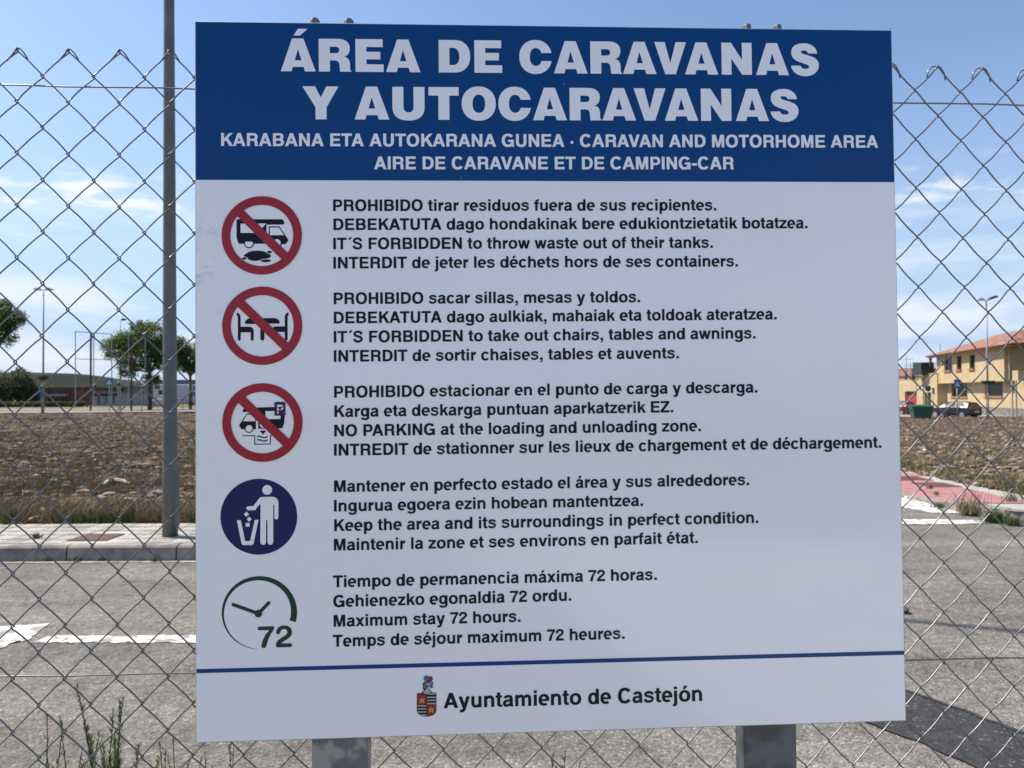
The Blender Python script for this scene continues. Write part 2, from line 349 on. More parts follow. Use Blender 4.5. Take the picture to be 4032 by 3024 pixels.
far_rows = [(14+4*i, 5.58, 7.5) for i in range(13)]
strip('paving_surface', RT + far_rows[1:], 0, PALEPAVE, rp)
strip('pink_band', [(9.2, 6.35, 12), (9.27, 5.98, 12), (9.45, 5.76, 12), (9.6, 5.69, 12), (9.7, 5.66, 7.1), (9.85, 5.63, 6.75), (10.4, 5.62, 6.83), (11, 5.62, 6.88), (12, 5.62, 6.9), (13, 5.62, 6.95), (13.2, 5.62, 7.3), (14, 5.62, 7.0)] + [(y, 5.62, 6.9) for y, _, _ in far_rows[1:]], .0045, PINK, rp)
kpts = [Vector((12, 8.48, 0)), Vector((6.15, 8.48, 0)), Vector((5.86, 8.52, 0)), Vector((5.70, 8.68, 0)), Vector((5.60, 8.98, 0)), Vector((5.575, 9.5, 0)), Vector((5.575, 14, 0)), Vector((5.575, 24, 0))]
kk = []
for i in range(len(kpts)-1):
    a, c = kpts[i], kpts[i+1]; L_ = (c-a).length; n_ = max(1, round(L_/1.0)) if L_ > .9 else 1
    for j in range(n_): kk.append((a.lerp(c, j/n_), a.lerp(c, (j+1)/n_)))
for a, c in kk:
    d = (c-a).normalized(); n_ = Vector((d.y, -d.x, 0)); b = MB(); a2 = a + d*.005; c2 = c - d*.005
    for p in (a2, c2):
        zt0 = rz0(p.y) + .008
        for (o_, z) in ((-.012, -.05), (-.004, zt0-.012), (.008, zt0), (.115, zt0), (.115, -.05)): b.v.append(tuple(p + n_*o_ + Vector((0, 0, z))))
    b.f += [(k, k+5, k+6, k+1) for k in range(4)] + [(4, 3, 2, 1, 0), (5, 6, 7, 8, 9)]
    b.build('kerb_stone', KERB, rp)
for px, py in ((3574, 1957), (3621, 1964), (3652, 1967), (3674, 1970)):
    q_ = on_z(px, py, .02); b = MB(); b.box(q_.x-.03, q_.y-.03, .0, q_.x+.03, q_.y+.03, .03); b.build('mortar_chip', PAINT, rp)
DPATCH = mat('dark_brown_patch', (.13, .06, .05), .9, var=.4, vscale=9)  # for the dark brown rectangles standing slightly above the pink paving
for (x0, y0, x1, y1) in ((6.3, 12.45, 6.98, 13.0), (6.42, 11.55, 6.92, 12.1)):
    b = MB(); b.box(x0, y0, .03, x1, y1, .042); o = b.build('dark_patch', DPATCH); tag(o, 'dark brown square patch in the pink pavement, %s' % ('farther of the pair' if y0 > 12.3 else 'nearer of the pair'), 'utility cover', 'dark patches in the pink pavement')

# fields: uneven earth sheets
def field(name, f_in, x0, x1, y0, y1, ny, nx, label):
    b = MB(); rows = []
    for j in range(ny+1):
        t = j/ny; y = y0*(y1/y0)**t
        for i in range(nx+1):
            xa, xb = f_in(y); x = xa + (xb-xa)*i/nx
            e = min(1, (y-y0)/1.0)*min(1, (i)/3)*min(1, (nx-i)/3)
            am = .05 if y < 30 else .09
            z = gz(x, y) - .02 + am*(noise.noise(Vector((x*1.1, y*1.1, 0))) + .6*noise.noise(Vector((x*3.3, y*3.3, 2))) + .4*noise.noise(Vector((x*9, y*9, 5))))*e
            b.v.append((x, y, z))
    for j in range(ny):
        for i in range(nx): k = j*(nx+1)+i; b.f.append((k, k+1, k+nx+2, k+nx+1))
    o = b.build(name, EARTH, smooth=True); return tag(o, label, kind='structure')
FL = lambda y: (-y*.80-2, .6)
FR = lambda y: (7.45 if y > 11.2 else 7.22, 7.3 + max(y*.85, 11) - 6)
field('field', FL, 0, 0, LK+1.22, 62, 230, 170, 'brown stony field behind the pale pavement')
field('field', FR, 0, 0, 10.35, 67, 200, 110, 'rubble strewn brown field behind the pink pavement')
# verge beyond the fields and far pavements
def band(name, xy, m, label, dz=0.02):
    b = MB(); n_ = 24
    for i in range(n_):
        for k in range(len(xy)-1): pass
    (xa, ya0, ya1), (xb, yb0, yb1) = xy
    for i in range(n_+1):
        t = i/n_; x = xa+(xb-xa)*t; y0 = ya0+(yb0-ya0)*t; y1 = ya1+(yb1-ya1)*t
        b.v += [(x, y0, gz(x, y0)+dz), (x, y1, gz(x, y1)+dz)]
    for i in range(n_): b.f.append((2*i, 2*i+2, 2*i+3, 2*i+1))
    return tag(b.build(name, m), label, kind='structure')
FARP = mat('far_pavement', (.36, .30, .28), .9, var=.2, vscale=.6)
band('pavement', ((-70, 60, 64), (-16, 66, 70)), FARP, 'far pale pavement along the end of the brown field', .03)
band('road', ((-70, 64, 74), (-16, 70, 82)), mat('far_asphalt', (.15, .145, .14), .9, var=.2, vscale=.5), 'far road beyond the brown field', .0)
band('pavement', ((-70, 74, 77), (-16, 82, 85)), mat('far_pink_pavement', (.34, .25, .24), .9, var=.2, vscale=.6), 'far pinkish pavement on the other side of the far road', .05)
band('road', ((30, 68, 84), (75, 62, 80)), mat('far_concrete', (.33, .32, .30), .9, var=.25, vscale=.4), 'pale far street where the cars are parked', .02)

# hill
b = MB(); nxh = 90
prof_px = [(-900, 1475), (-300, 1462), (0, 1464), (150, 1467), (300, 1471), (380, 1478), (440, 1487), (520, 1500), (640, 1503), (780, 1506), (1200, 1512), (2500, 1535), (5000, 1545)]
def ridge(px):
    for (a, ya), (c, yc) in zip(prof_px, prof_px[1:]):
        if a <= px <= c: return ya + (yc-ya)*(px-a)/(c-a)
    return prof_px[-1][1]
for i in range(nxh+1):
    px = -900 + 5900*i/nxh; top = at(px, ridge(px) + 2.0*noise.noise(Vector((px*.02, 0, 0))), 1400)
    fr = at(px, 1560, 1320)
    for k in range(7):
        t = k/6; p = Vector((fr.x + (top.x-fr.x)*t, 1320+80*t, -1 + (top.z+1)*t**.8)); p.z += 5*noise.noise(p*.012)*(1-abs(2*t-1)); b.v.append(tuple(p))
    b.v.append((top.x*1.3, 2000, -5))
for i in range(nxh):
    for k in range(7): q_ = i*8+k; b.f.append((q_, q_+8, q_+9, q_+1))
tag(b.build('hill', HILLM, smooth=True), 'long low dark green hill on the horizon', kind='structure')

# ================================================================== FIELD STONES, GRASS
ico = bmesh.new(); bmesh.ops.create_icosphere(ico, subdivisions=1, radius=1); IV = [v.co.copy() for v in ico.verts]; IF = [tuple(v.index for v in f.verts) for f in ico.faces]; ico.free()
def rock(b, p, sx_, sy_, sz_):
    a = random.random()*6.28; ca, sa = math.cos(a), math.sin(a); sd = random.random()*99
    v = []
    for c in IV:
        k = 1 + .35*noise.noise(c*1.7 + Vector((sd, 0, 0))); x, y, z = c.x*sx_*k, c.y*sy_*k, c.z*sz_*k
        v.append((p[0]+x*ca-y*sa, p[1]+x*sa+y*ca, p[2]+z))
    b.add(v, IF)
def fz(x, y): return gz(x, y) - .02
def scatter(y0, y1, fx, n, smin, smax, pw=2.0):
    out = []
    for _ in range(n):
        y = y0*(y1/y0)**random.random(); xa, xb = fx(y); x = random.uniform(xa, xb); s = smin + (smax-smin)*random.random()**3.5
        out.append((x, y, s*(1+.012*y)))
    return out
VL = lambda y: (-y*.71-.4, -y*.24)
VR = lambda y: (max(7.2, y*.50), max(8.6, y*.71))
cl_, st_ = MB(), MB()
big = []
for fx, y0, y1, n1, n2, nb in ((VL, LK+1.5, 60, 13000, 4000, 34), (VR, 10.8, 66, 5500, 3600, 30)):
    for (x, y, s) in scatter(y0, y1, fx, n1, .010, .062): rock(cl_, (x, y, fz(x, y)+s*.25), s, s*.8, s*.5)
    for (x, y, s) in scatter(y0+.5, y1, fx, n2, .012, .078): rock(st_, (x, y, fz(x, y)+s*.3), s, s*random.uniform(.5, .9), s*random.uniform(.35, .6))
    for _ in range(nb):
        y = (y0+1)*((22)/(y0+1))**random.random(); xa, xb = fx(y); big.append((random.uniform(xa, xb), y, random.uniform(.07, .13)))
tag(cl_.build('earth_clods', CLOD), 'brown clods of earth strewn over the fields', 'soil', kind='stuff')
tag(st_.build('rubble', STONE), 'small pale rubble strewn over the brown fields', 'rubble', kind='stuff')
for (x, y, s) in big:
    b = MB(); rock(b, (0, 0, 0), s, s*random.uniform(.5, .8), s*random.uniform(.35, .55)); o = b.build('stone', STONE); o.location = (x, y, fz(x, y)+s*.3)
    left = x < 0
    tag(o, 'large pale stone lying on the brown field behind the %s pavement' % ('pale tiled' if left else 'pink'), 'stone', 'large stones on the %s field' % ('stony' if left else 'rubble strewn'))
def blades(name, pts, m, hmin, hmax, w_, label, cat, lean=.5, per=5):
    b = MB()
    for (x, y, z) in pts:
        for _ in range(per):
            a = random.random()*6.28; h = random.uniform(hmin, hmax); dx, dy = math.cos(a), math.sin(a); l = lean*h*random.random()
            ox, oy = x+random.gauss(0, .03), y+random.gauss(0, .03); c = random.random()*6.28; wx, wy = math.cos(c)*w_, math.sin(c)*w_
            b.add([(ox-wx, oy-wy, z), (ox+wx, oy+wy, z), (ox+wx*.7+dx*l*.4, oy+wy*.7+dy*l*.4, z+h*.6), (ox-wx*.7+dx*l*.4, oy-wy*.7+dy*l*.4, z+h*.6), (ox+dx*l, oy+dy*l, z+h)], [(0, 1, 2, 3), (3, 2, 4)])
    return tag(b.build(name, m), label, cat, kind='stuff')
pts = []
for fx, y0, y1, n1 in ((VL, LK+1.3, 60, 14000), (VR, 10.5, 66, 3500)):
    for _ in range(n1):
        y = y0*(y1/y0)**random.random(); xa, xb = fx(y); x = random.uniform(xa, xb)
        if noise.noise(Vector((x*.5, y*.5, 7))) > -.12: pts.append((x, y, fz(x, y)))
blades('dry_grass', pts, DRY, .04, .16, .004, 'sparse dry straw coloured grass over the brown fields', 'grass')
pts = []
for fx, y0, y1, n1 in ((VL, LK+1.3, 55, 8000), (VR, 10.5, 60, 1400)):
    for _ in range(n1):
        y = y0*(y1/y0)**random.random(); xa, xb = fx(y); x = random.uniform(xa, xb)
        if noise.noise(Vector((x*.35, y*.35, 17))) > .12: pts.append((x, y, fz(x, y)))
blades('field_weeds', pts, GREEN, .03, .12, .004, 'thin green patches of weeds in the brown fields', 'weeds')
pts = []
for _ in range(1500):
    x = random.uniform(-7.5, -2); y = LK+1.24+abs(random.gauss(0, .28)); 
    if noise.noise(Vector((x*1.3, y*.8, 1))) > -.05: pts.append((x, y, KZ-.02))
for _ in range(1600):
    t = random.random(); x = random.uniform(6.7, 9.5) ; y = 10.3+abs(random.gauss(0, .45)) if x > 7.3 else random.uniform(10.5, 16)
    if x <= 7.3: x = 7.45 + abs(random.gauss(0, .25))
    pts.append((x, y, .03))
blades('verge_grass', pts, GREEN, .03, .15, .004, 'low green grass growing along the pavement edges', 'grass')
pts = []
for _ in range(1300):
    px = random.uniform(-20, 900) ; p = on_z(px, random.uniform(1995, 2052), .14); pts.append((p.x, p.y, p.z))
blades('straw', pts, DRY, .05, .2, .003, 'flattened dry straw at the field edge by the pale pavement', 'grass', lean=1.6)

# weed tufts on kerbs
def tuft(px, py, z, h, n, label, m=GREEN, tall=0):
    p = on_z(px, py, z); b = MB()
    for _ in range(n):
        a = random.random()*6.28; hh = h*random.uniform(.4, 1); l = hh*random.uniform(.1, .8); ox, oy = random.gauss(0, h*.35), random.gauss(0, h*.2); c = random.random()*6.28; w_ = .0035
        dx, dy = math.cos(a), math.sin(a); wx, wy = math.cos(c)*w_, math.sin(c)*w_
        b.add([(ox-wx, oy-wy, 0), (ox+wx, oy+wy, 0), (ox+wx+dx*l*.4, oy+wy+dy*l*.4, hh*.6), (ox-wx+dx*l*.4, oy-wy+dy*l*.4, hh*.6), (ox+dx*l, oy+dy*l, hh)], [(0, 1, 2, 3), (3, 2, 4)])
    o = b.build('weed_tuft', m); o.location = p; return tag(o, label, 'weed', 'weed tufts along kerbs and pavement')
tuft(145, 2120, KZ, .07, 60, 'small green weed tuft in the pale pavement, beside the red brown cover')
tuft(25, 2065, KZ, .06, 40, 'low weed tuft at the back edge of the pale pavement', GREEN)
tuft(190, 2212, 0, .05, 40, 'small dark weed at the kerb foot, leftmost of the four', WEED)
tuft(303, 2212, 0, .055, 50, 'bright green weed at the kerb foot, second of the four')
tuft(402, 2210, 0, .05, 45, 'small weed at the kerb foot, third of the four', WEED)
tuft(608, 2212, 0, .05, 50, 'low weed at the kerb foot, nearest the lamp post', WEED)
tuft(3920, 2058, 0, .16, 330, 'bright green grass tuft at the kerb of the pink pavement')
tuft(3990, 2070, 0, .12, 200, 'dark low weed at the kerb right of the bright green tuft', WEED)
tuft(3835, 2030, 0, .20, 320, 'dark bushy weed at the kerb of the pink pavement', WEED)
tuft(3815, 2020, .1, .34, 60, 'thin tall dry stalks rising in front of the pink pavement', DRY)
tuft(3700, 2000, .02, .1, 90, 'dark low weed at the kerb end of the white wedge', WEED)
tuft(3690, 1950, .13, .07, 30, 'tiny weed in the middle of the pink pavement')
tuft(3980, 1975, .13, .16, 60, 'sparse brown green weed on the pink pavement near its pale edge', WEED)
tuft(3660, 1925, .13, .07, 30, 'tiny weed beside the nearer dark patch')

# ================================================================== CHAIN LINK FENCE
fa = R(2.5); FD = Vector((math.cos(fa), math.sin(fa), 0)); FN = Vector((-math.sin(fa), math.cos(fa), 0)); FP = Vector((0, 1.25, 0))
fence = empty('chain_link_fence', (0, 1.25, 0), 'galvanised chain link mesh fence directly behind the information board', 'fence')
PH, PV, ZT = .0812, .0852, 2.068
u0 = (on_plane(65, 197, FP, FN) - FP).dot(FD)
def zoff(u): return -.008*(u+.7)/1.5
wr = .00122
kmin, kmax = -22, 42
for k in range(kmin, kmax):                    # one wire = one zigzag strand between two columns of knots
    uc = u0 + (k+.5)*PH/2 + 0*PH
    b = MB(); pts = []
    rows = 46
    # strand runs between column k and column k+1 (half pitch apart); peaks of even columns reach the top edge
    bow = .0016 - .0042*(uc+.75)/1.6
    for r_ in range(rows):
        side = (-1 if k % 2 == 0 else 1)*(1 if r_ % 2 == 0 else -1)
        z = ZT - r_*PV/2 + random.uniform(-.0005, .0005); jy = random.uniform(-.0005, .0005)
        up_, dn_ = (uc + side*(PH/4 - .0022), z + .0032), (uc + side*(PH/4 - .0022), z - .0032)
        if r_: pts.append((up_[0], -side*.0008 + jy, up_[1]))
        pts.append((uc + side*(PH/4 + .0008), side*.0014 + jy, z + .0013)); pts.append((uc + side*(PH/4 + .0008), side*.0030 + jy, z - .0013)); pts.append((dn_[0], side*.0034 + jy, dn_[1]))
        if r_ < rows-1:
            u0_, z0_, u1_, z1_ = dn_[0], dn_[1], uc - side*(PH/4 - .0022), z - PV/2 + .0032
            for t in (.2, .4, .6, .8):
                q_ = math.sin(math.pi*t)*bow; pts.append((u0_+(u1_-u0_)*t, side*(.0034-.0026*t), z0_+(z1_-z0_)*t + q_))
    u_a = pts[0][0]
    sd = -1 if (k % 2 == 0) else 1
    # twisted end at the top edge
    x_ = pts[0][0]
    if k % 2 == 0: end = [(x_+.0165, .0035, ZT-.0165), (x_+.0140, .0045, ZT-.0105), (x_+.0085, .0045, ZT-.0020), (x_+.0040, .0030, ZT+.0030), (x_+.0005, .0015, ZT+.0034)]
    else: end = [(x_-.0190, .0030, ZT-.0180), (x_-.0120, .0025, ZT-.0105), (x_-.0045, .0010, ZT-.0025), (x_-.0012, .0000, ZT+.0012)]
    if uc > 0: end = [(x_+.0180, .0035, ZT-.0200), (x_+.0170, .0050, ZT-.0080), (x_+.0110, .0055, ZT+.0030), (x_+.0040, .0035, ZT+.0048), (x_+.0005, .0015, ZT+.0034)] if k % 2 == 0 else [(x_-.0170, .0030, ZT-.0165), (x_-.0135, .0035, ZT-.0040), (x_-.0070, .0020, ZT+.0020), (x_-.0015, .0000, ZT+.0022)]
    pts = end + pts
    P3 = []
    for p in pts:                                # slight slack and bends shared by neighbouring strands
        q_ = Vector((p[0]*2.6, p[2]*2.6, 0)); du, dz, dn = noise.noise(q_)*.0040, noise.noise(q_+Vector((9, 4, 1)))*.0040, noise.noise(q_*.6+Vector((2, 7, 3)))*.012
        P3.append(FP + FD*(p[0]+du) + FN*(p[1]+dn) + Vector((0, 0, p[2] + dz + zoff(p[0]))))
    b.tube(P3, wr, 6); b.build('wire', GALV, fence, smooth=True)
def tension(pl, pr):
    a = on_plane(*pl, FP+FN*.004, FN); c = on_plane(*pr, FP+FN*.004, FN); d = (c-a)/(c.x-a.x); p = a + d*(-1.35-a.x); q_ = a + d*(1.75-a.x)
    b = MB(); b.tube([p.lerp(q_, i/40) + Vector((0, 0, .0008*math.sin(i*2.1))) for i in range(41)], .0013, 6); b.build('tension_wire', GALV, fence, smooth=True)
tension((0, 335), (4032, 414)); tension((0, 2665), (4032, 2590)); tension((0, 4700), (4032, 4640))
for x in (-1.32, 1.72):
    b = MB(); p = FP + FD*x + FN*.03; b.tube([(p.x, p.y, -.05), (p.x, p.y, 2.1)], .024, 16); po = b.build('post', LAMPP, fence, smooth=True)

# ================================================================== INFORMATION BOARD
BO = Vector((-.43611176, 1.03325499, 1.0243058)); EX = Vector((.99835794, .04648837, .00447665)); EY = Vector((-.00482573, .0073423, .9999614))
BN = EX.cross(EY).normalized()
if BN.y > 0: BN = -BN                          # faces the camera
def B(u, v, h=0): return BO + EX*u + EY*v + BN*h
# photograph pixel -> board coordinates (homography through the board's four corners)
def solve_h():
    src = [(762, 79), (3508, 122), (3572, 2843), (775, 2922)]; dst = [(0, 1), (1, 1), (1, 0), (0, 0)]; A_ = []; y_ = []
    for (x, y), (u, v) in zip(src, dst):
        A_.append([x, y, 1, 0, 0, 0, -u*x, -u*y]); y_.append(u); A_.append([0, 0, 0, x, y, 1, -v*x, -v*y]); y_.append(v)
    n_ = 8
    for i in range(n_):
        p = max(range(i, n_), key=lambda r: abs(A_[r][i])); A_[i], A_[p] = A_[p], A_[i]; y_[i], y_[p] = y_[p], y_[i]
        for r in range(i+1, n_):
            f_ = A_[r][i]/A_[i][i]; y_[r] -= f_*y_[i]
            for c in range(i, n_): A_[r][c] -= f_*A_[i][c]
    h = [0]*n_
    for i in reversed(range(n_)): h[i] = (y_[i]-sum(A_[i][c]*h[c] for c in range(i+1, n_)))/A_[i][i]
    return h + [1]
HH = solve_h()
def uv(x, y):
    d = HH[6]*x+HH[7]*y+1; return ((HH[0]*x+HH[1]*y+HH[2])/d, (HH[3]*x+HH[4]*y+HH[5])/d)
board = empty('information_board', (0, 1.09, 0), 'large square white board with blue header and rules for caravans, on two steel posts', 'information sign')
b = MB(); e = .0012
b.face([B(e, e), B(1-e, e), B(1-e, 1-e), B(e, 1-e)]); b.build('face', WHITE, board)
b = MB()
for (ua, va, ub, vb) in ((0, 0, 1, 0), (1, 0, 1, 1), (1, 1, 0, 1), (0, 1, 0, 0)):   # folded rim, 22 mm deep
    b.face([B(ua, va, -.0008), B(ub, vb, -.0008), B(ub, vb, -.022), B(ua, va, -.022)])
i_ = e
b.face([B(0, 0, -.0008), B(1, 0, -.0008), B(1-i_, i_), B(i_, i_)]); b.face([B(1, 0, -.0008), B(1, 1, -.0008), B(1-i_, 1-i_), B(1-i_, i_)])
b.face([B(1, 1, -.0008), B(0, 1, -.0008), B(i_, 1-i_), B(1-i_, 1-i_)]); b.face([B(0, 1, -.0008), B(0, 0, -.0008), B(i_, i_), B(i_, 1-i_)])
b.face([B(0, 0, -.003), B(0, 1, -.003), B(1, 1, -.003), B(1, 0, -.003)])
b.build('folded_rim', EDGE, board)
vl, vr = uv(768, 709)[1], uv(3521, 717.8)[1]; vh = (vl+vr)/2
b = MB(); b.face([B(e, vh, .0003), B(1-e, vh, .0003), B(1-e, 1-e, .0003), B(e, 1-e, .0003)]); b.build('blue_header', BLUE, board)
va, vb_ = uv(775, 2647)[1], uv(775, 2631)[1]; vc, vd = uv(3567, 2582)[1], uv(3567, 2566)[1]
b = MB(); b.face([B(e, va, .0003), B(1-e, vc, .0003), B(1-e, vd, .0003), B(e, vb_, .0003)]); b.build('blue_stripe', BLUE, board)

# posts, clamps and nuts
POSTL = mat('galvanised_post_mottled', (.27, .28, .28), .5, metal=.3, col2=(.12, .13, .14), vscale=22, lo=.44, hi=.54, detail=3)
for (xa, xb) in ((-.292, -.212), (.339, .419)):
    yy = BO.y + .04648*(xa+.436) + .045
    b = MB(); mtx = Matrix.Translation((xa, yy, 0)) @ Matrix.Rotation(R(1.2), 4, 'Z')
    b.box(0, 0, -.1, .08, .04, 2.01, mtx); po = b.build('post', POSTL if xa < 0 else POSTM, board, bevel=.004)
    for zc in (1.16, 1.86):
        b = MB(); b.box(-.03, -.018, zc-.02, .11, -.0005, zc+.02, mtx); b.build('clamp_rail', GALV, board)
for (px0, px1, pyt) in ((1222, 1258, 74), (1361, 1387, 76), (2926, 2955, 98), (3043, 3078, 100)):
    pc = at((px0+px1)/2, pyt, 1.075 + .0465*((px0+px1)/2-1240)/2700); r_ = .0068
    b = MB(); hx = [(pc.x+r_*math.cos(R(60*i+12)), pc.y+r_*math.sin(R(60*i+12)), pc.z-.022) for i in range(6)]
    b.prism(hx, None, (0, 0, .0195)); tp = [(pc.x+r_*math.cos(R(60*i+12)), pc.y+r_*math.sin(R(60*i+12)), pc.z-.0025) for i in range(6)]; t2 = [(pc.x+r_*.72*math.cos(R(60*i+12)), pc.y+r_*.72*math.sin(R(60*i+12)), pc.z) for i in range(6)]
    b.add(tp+t2, [(i, (i+1) % 6, 6+(i+1) % 6, 6+i) for i in range(6)] + [tuple(range(6, 12))]); b.build('clamp_nut', ZINC, board)
    b = MB(); b.tube([(pc.x, pc.y, pc.z-.06), (pc.x, pc.y, pc.z-.0221)], .004, 8); b.build('clamp_bolt', ZINC, board)

# ---- glyphs from the built-in font, emboldened, fitted to a bold grotesque's metrics
AW = dict(zip('ABCDEFGHIJKLMNOPQRSTUVWXYZ', (722,722,722,722,667,611,778,722,278,556,722,611,833,722,778,667,778,722,667,611,722,667,944,667,667,611)))
AW.update(dict(zip('abcdefghijklmnopqrstuvwxyz', (556,611,556,611,556,333,611,611,278,278,556,278,889,611,611,611,611,389,556,333,611,556,778,556,556,500))))
AW.update({' ': 278, '.': 278, ',': 278, '-': 333, '´': 333, '·': 278, '7': 556, '2': 556})
BX = {'A':(20,0,702,718),'B':(76,0,669,718),'C':(44,-19,684,737),'D':(76,0,685,718),'E':(76,0,621,718),'F':(76,0,587,718),'G':(44,-19,713,737),'H':(71,0,651,718),'I':(64,0,214,718),'K':(87,0,722,718),'L':(76,0,583,718),'M':(69,0,765,718),'N':(69,0,654,718),'O':(44,-19,734,737),'P':(76,0,627,718),'R':(76,0,677,718),'S':(39,-19,629,737),'T':(14,0,598,718),'U':(72,-19,651,718),'V':(19,0,648,718),'Y':(15,0,653,718),'Z':(25,0,586,718),
 'a':(29,-14,527,546),'b':(61,-14,578,718),'c':(34,-14,524,546),'d':(34,-14,551,718),'e':(23,-14,528,546),'f':(10,0,318,727),'g':(40,-217,553,546),'h':(65,0,546,718),'i':(69,0,209,725),'j':(3,-214,209,725),'k':(69,0,562,718),'l':(69,0,209,718),'m':(64,0,826,546),'n':(65,0,546,546),'o':(34,-14,578,546),'p':(62,-207,578,546),'r':(64,0,373,546),'s':(30,-14,519,546),'t':(10,-6,309,676),'u':(66,-14,545,532),'v':(13,0,543,532),'w':(10,0,769,532),'x':(15,0,541,532),'y':(10,-214,539,532),'z':(20,0,480,532),
 '.':(64,0,214,146),',':(64,-168,214,146),'-':(27,215,306,345),'7':(25,0,528,698),'2':(26,0,511,710),'·':(58,172,220,334)}
ACC = {'é': 'e', 'á': 'a', 'ó': 'o'}
def el(cx_, cy_, rx, ry, a0, a1, n=14, p=2.25):
    o = []
    for i in range(n+1):
        a = R(a0+(a1-a0)*i/n); c, s = math.cos(a), math.sin(a)
        o.append((cx_+rx*math.copysign(abs(c)**(2/p), c), cy_+ry*math.copysign(abs(s)**(2/p), s)))
    return o
GC = {}
def band_(cx_, cy_, rx, ry, tx, ty, a0, a1):       # part of an elliptical ring (superellipse), as quads
    n_ = max(4, int(abs(a1-a0)/15)); o = el(cx_, cy_, rx, ry, a0, a1, n_, 2.25); i_ = el(cx_, cy_, rx-tx, ry-ty, a0, a1, n_, 2.1)
    return [[o[k], o[k+1], i_[k+1], i_[k]] for k in range(n_)]
def strokeq(pts, w_):
    o = stroke(pts, w_); n_ = len(pts); return [[o[k], o[k+1], o[2*n_-2-k], o[2*n_-1-k]] for k in range(n_-1)]
def Rc(x0, y0, x1, y1): return [[(x0, y0), (x1, y0), (x1, y1), (x0, y1)]]
E_ = band_
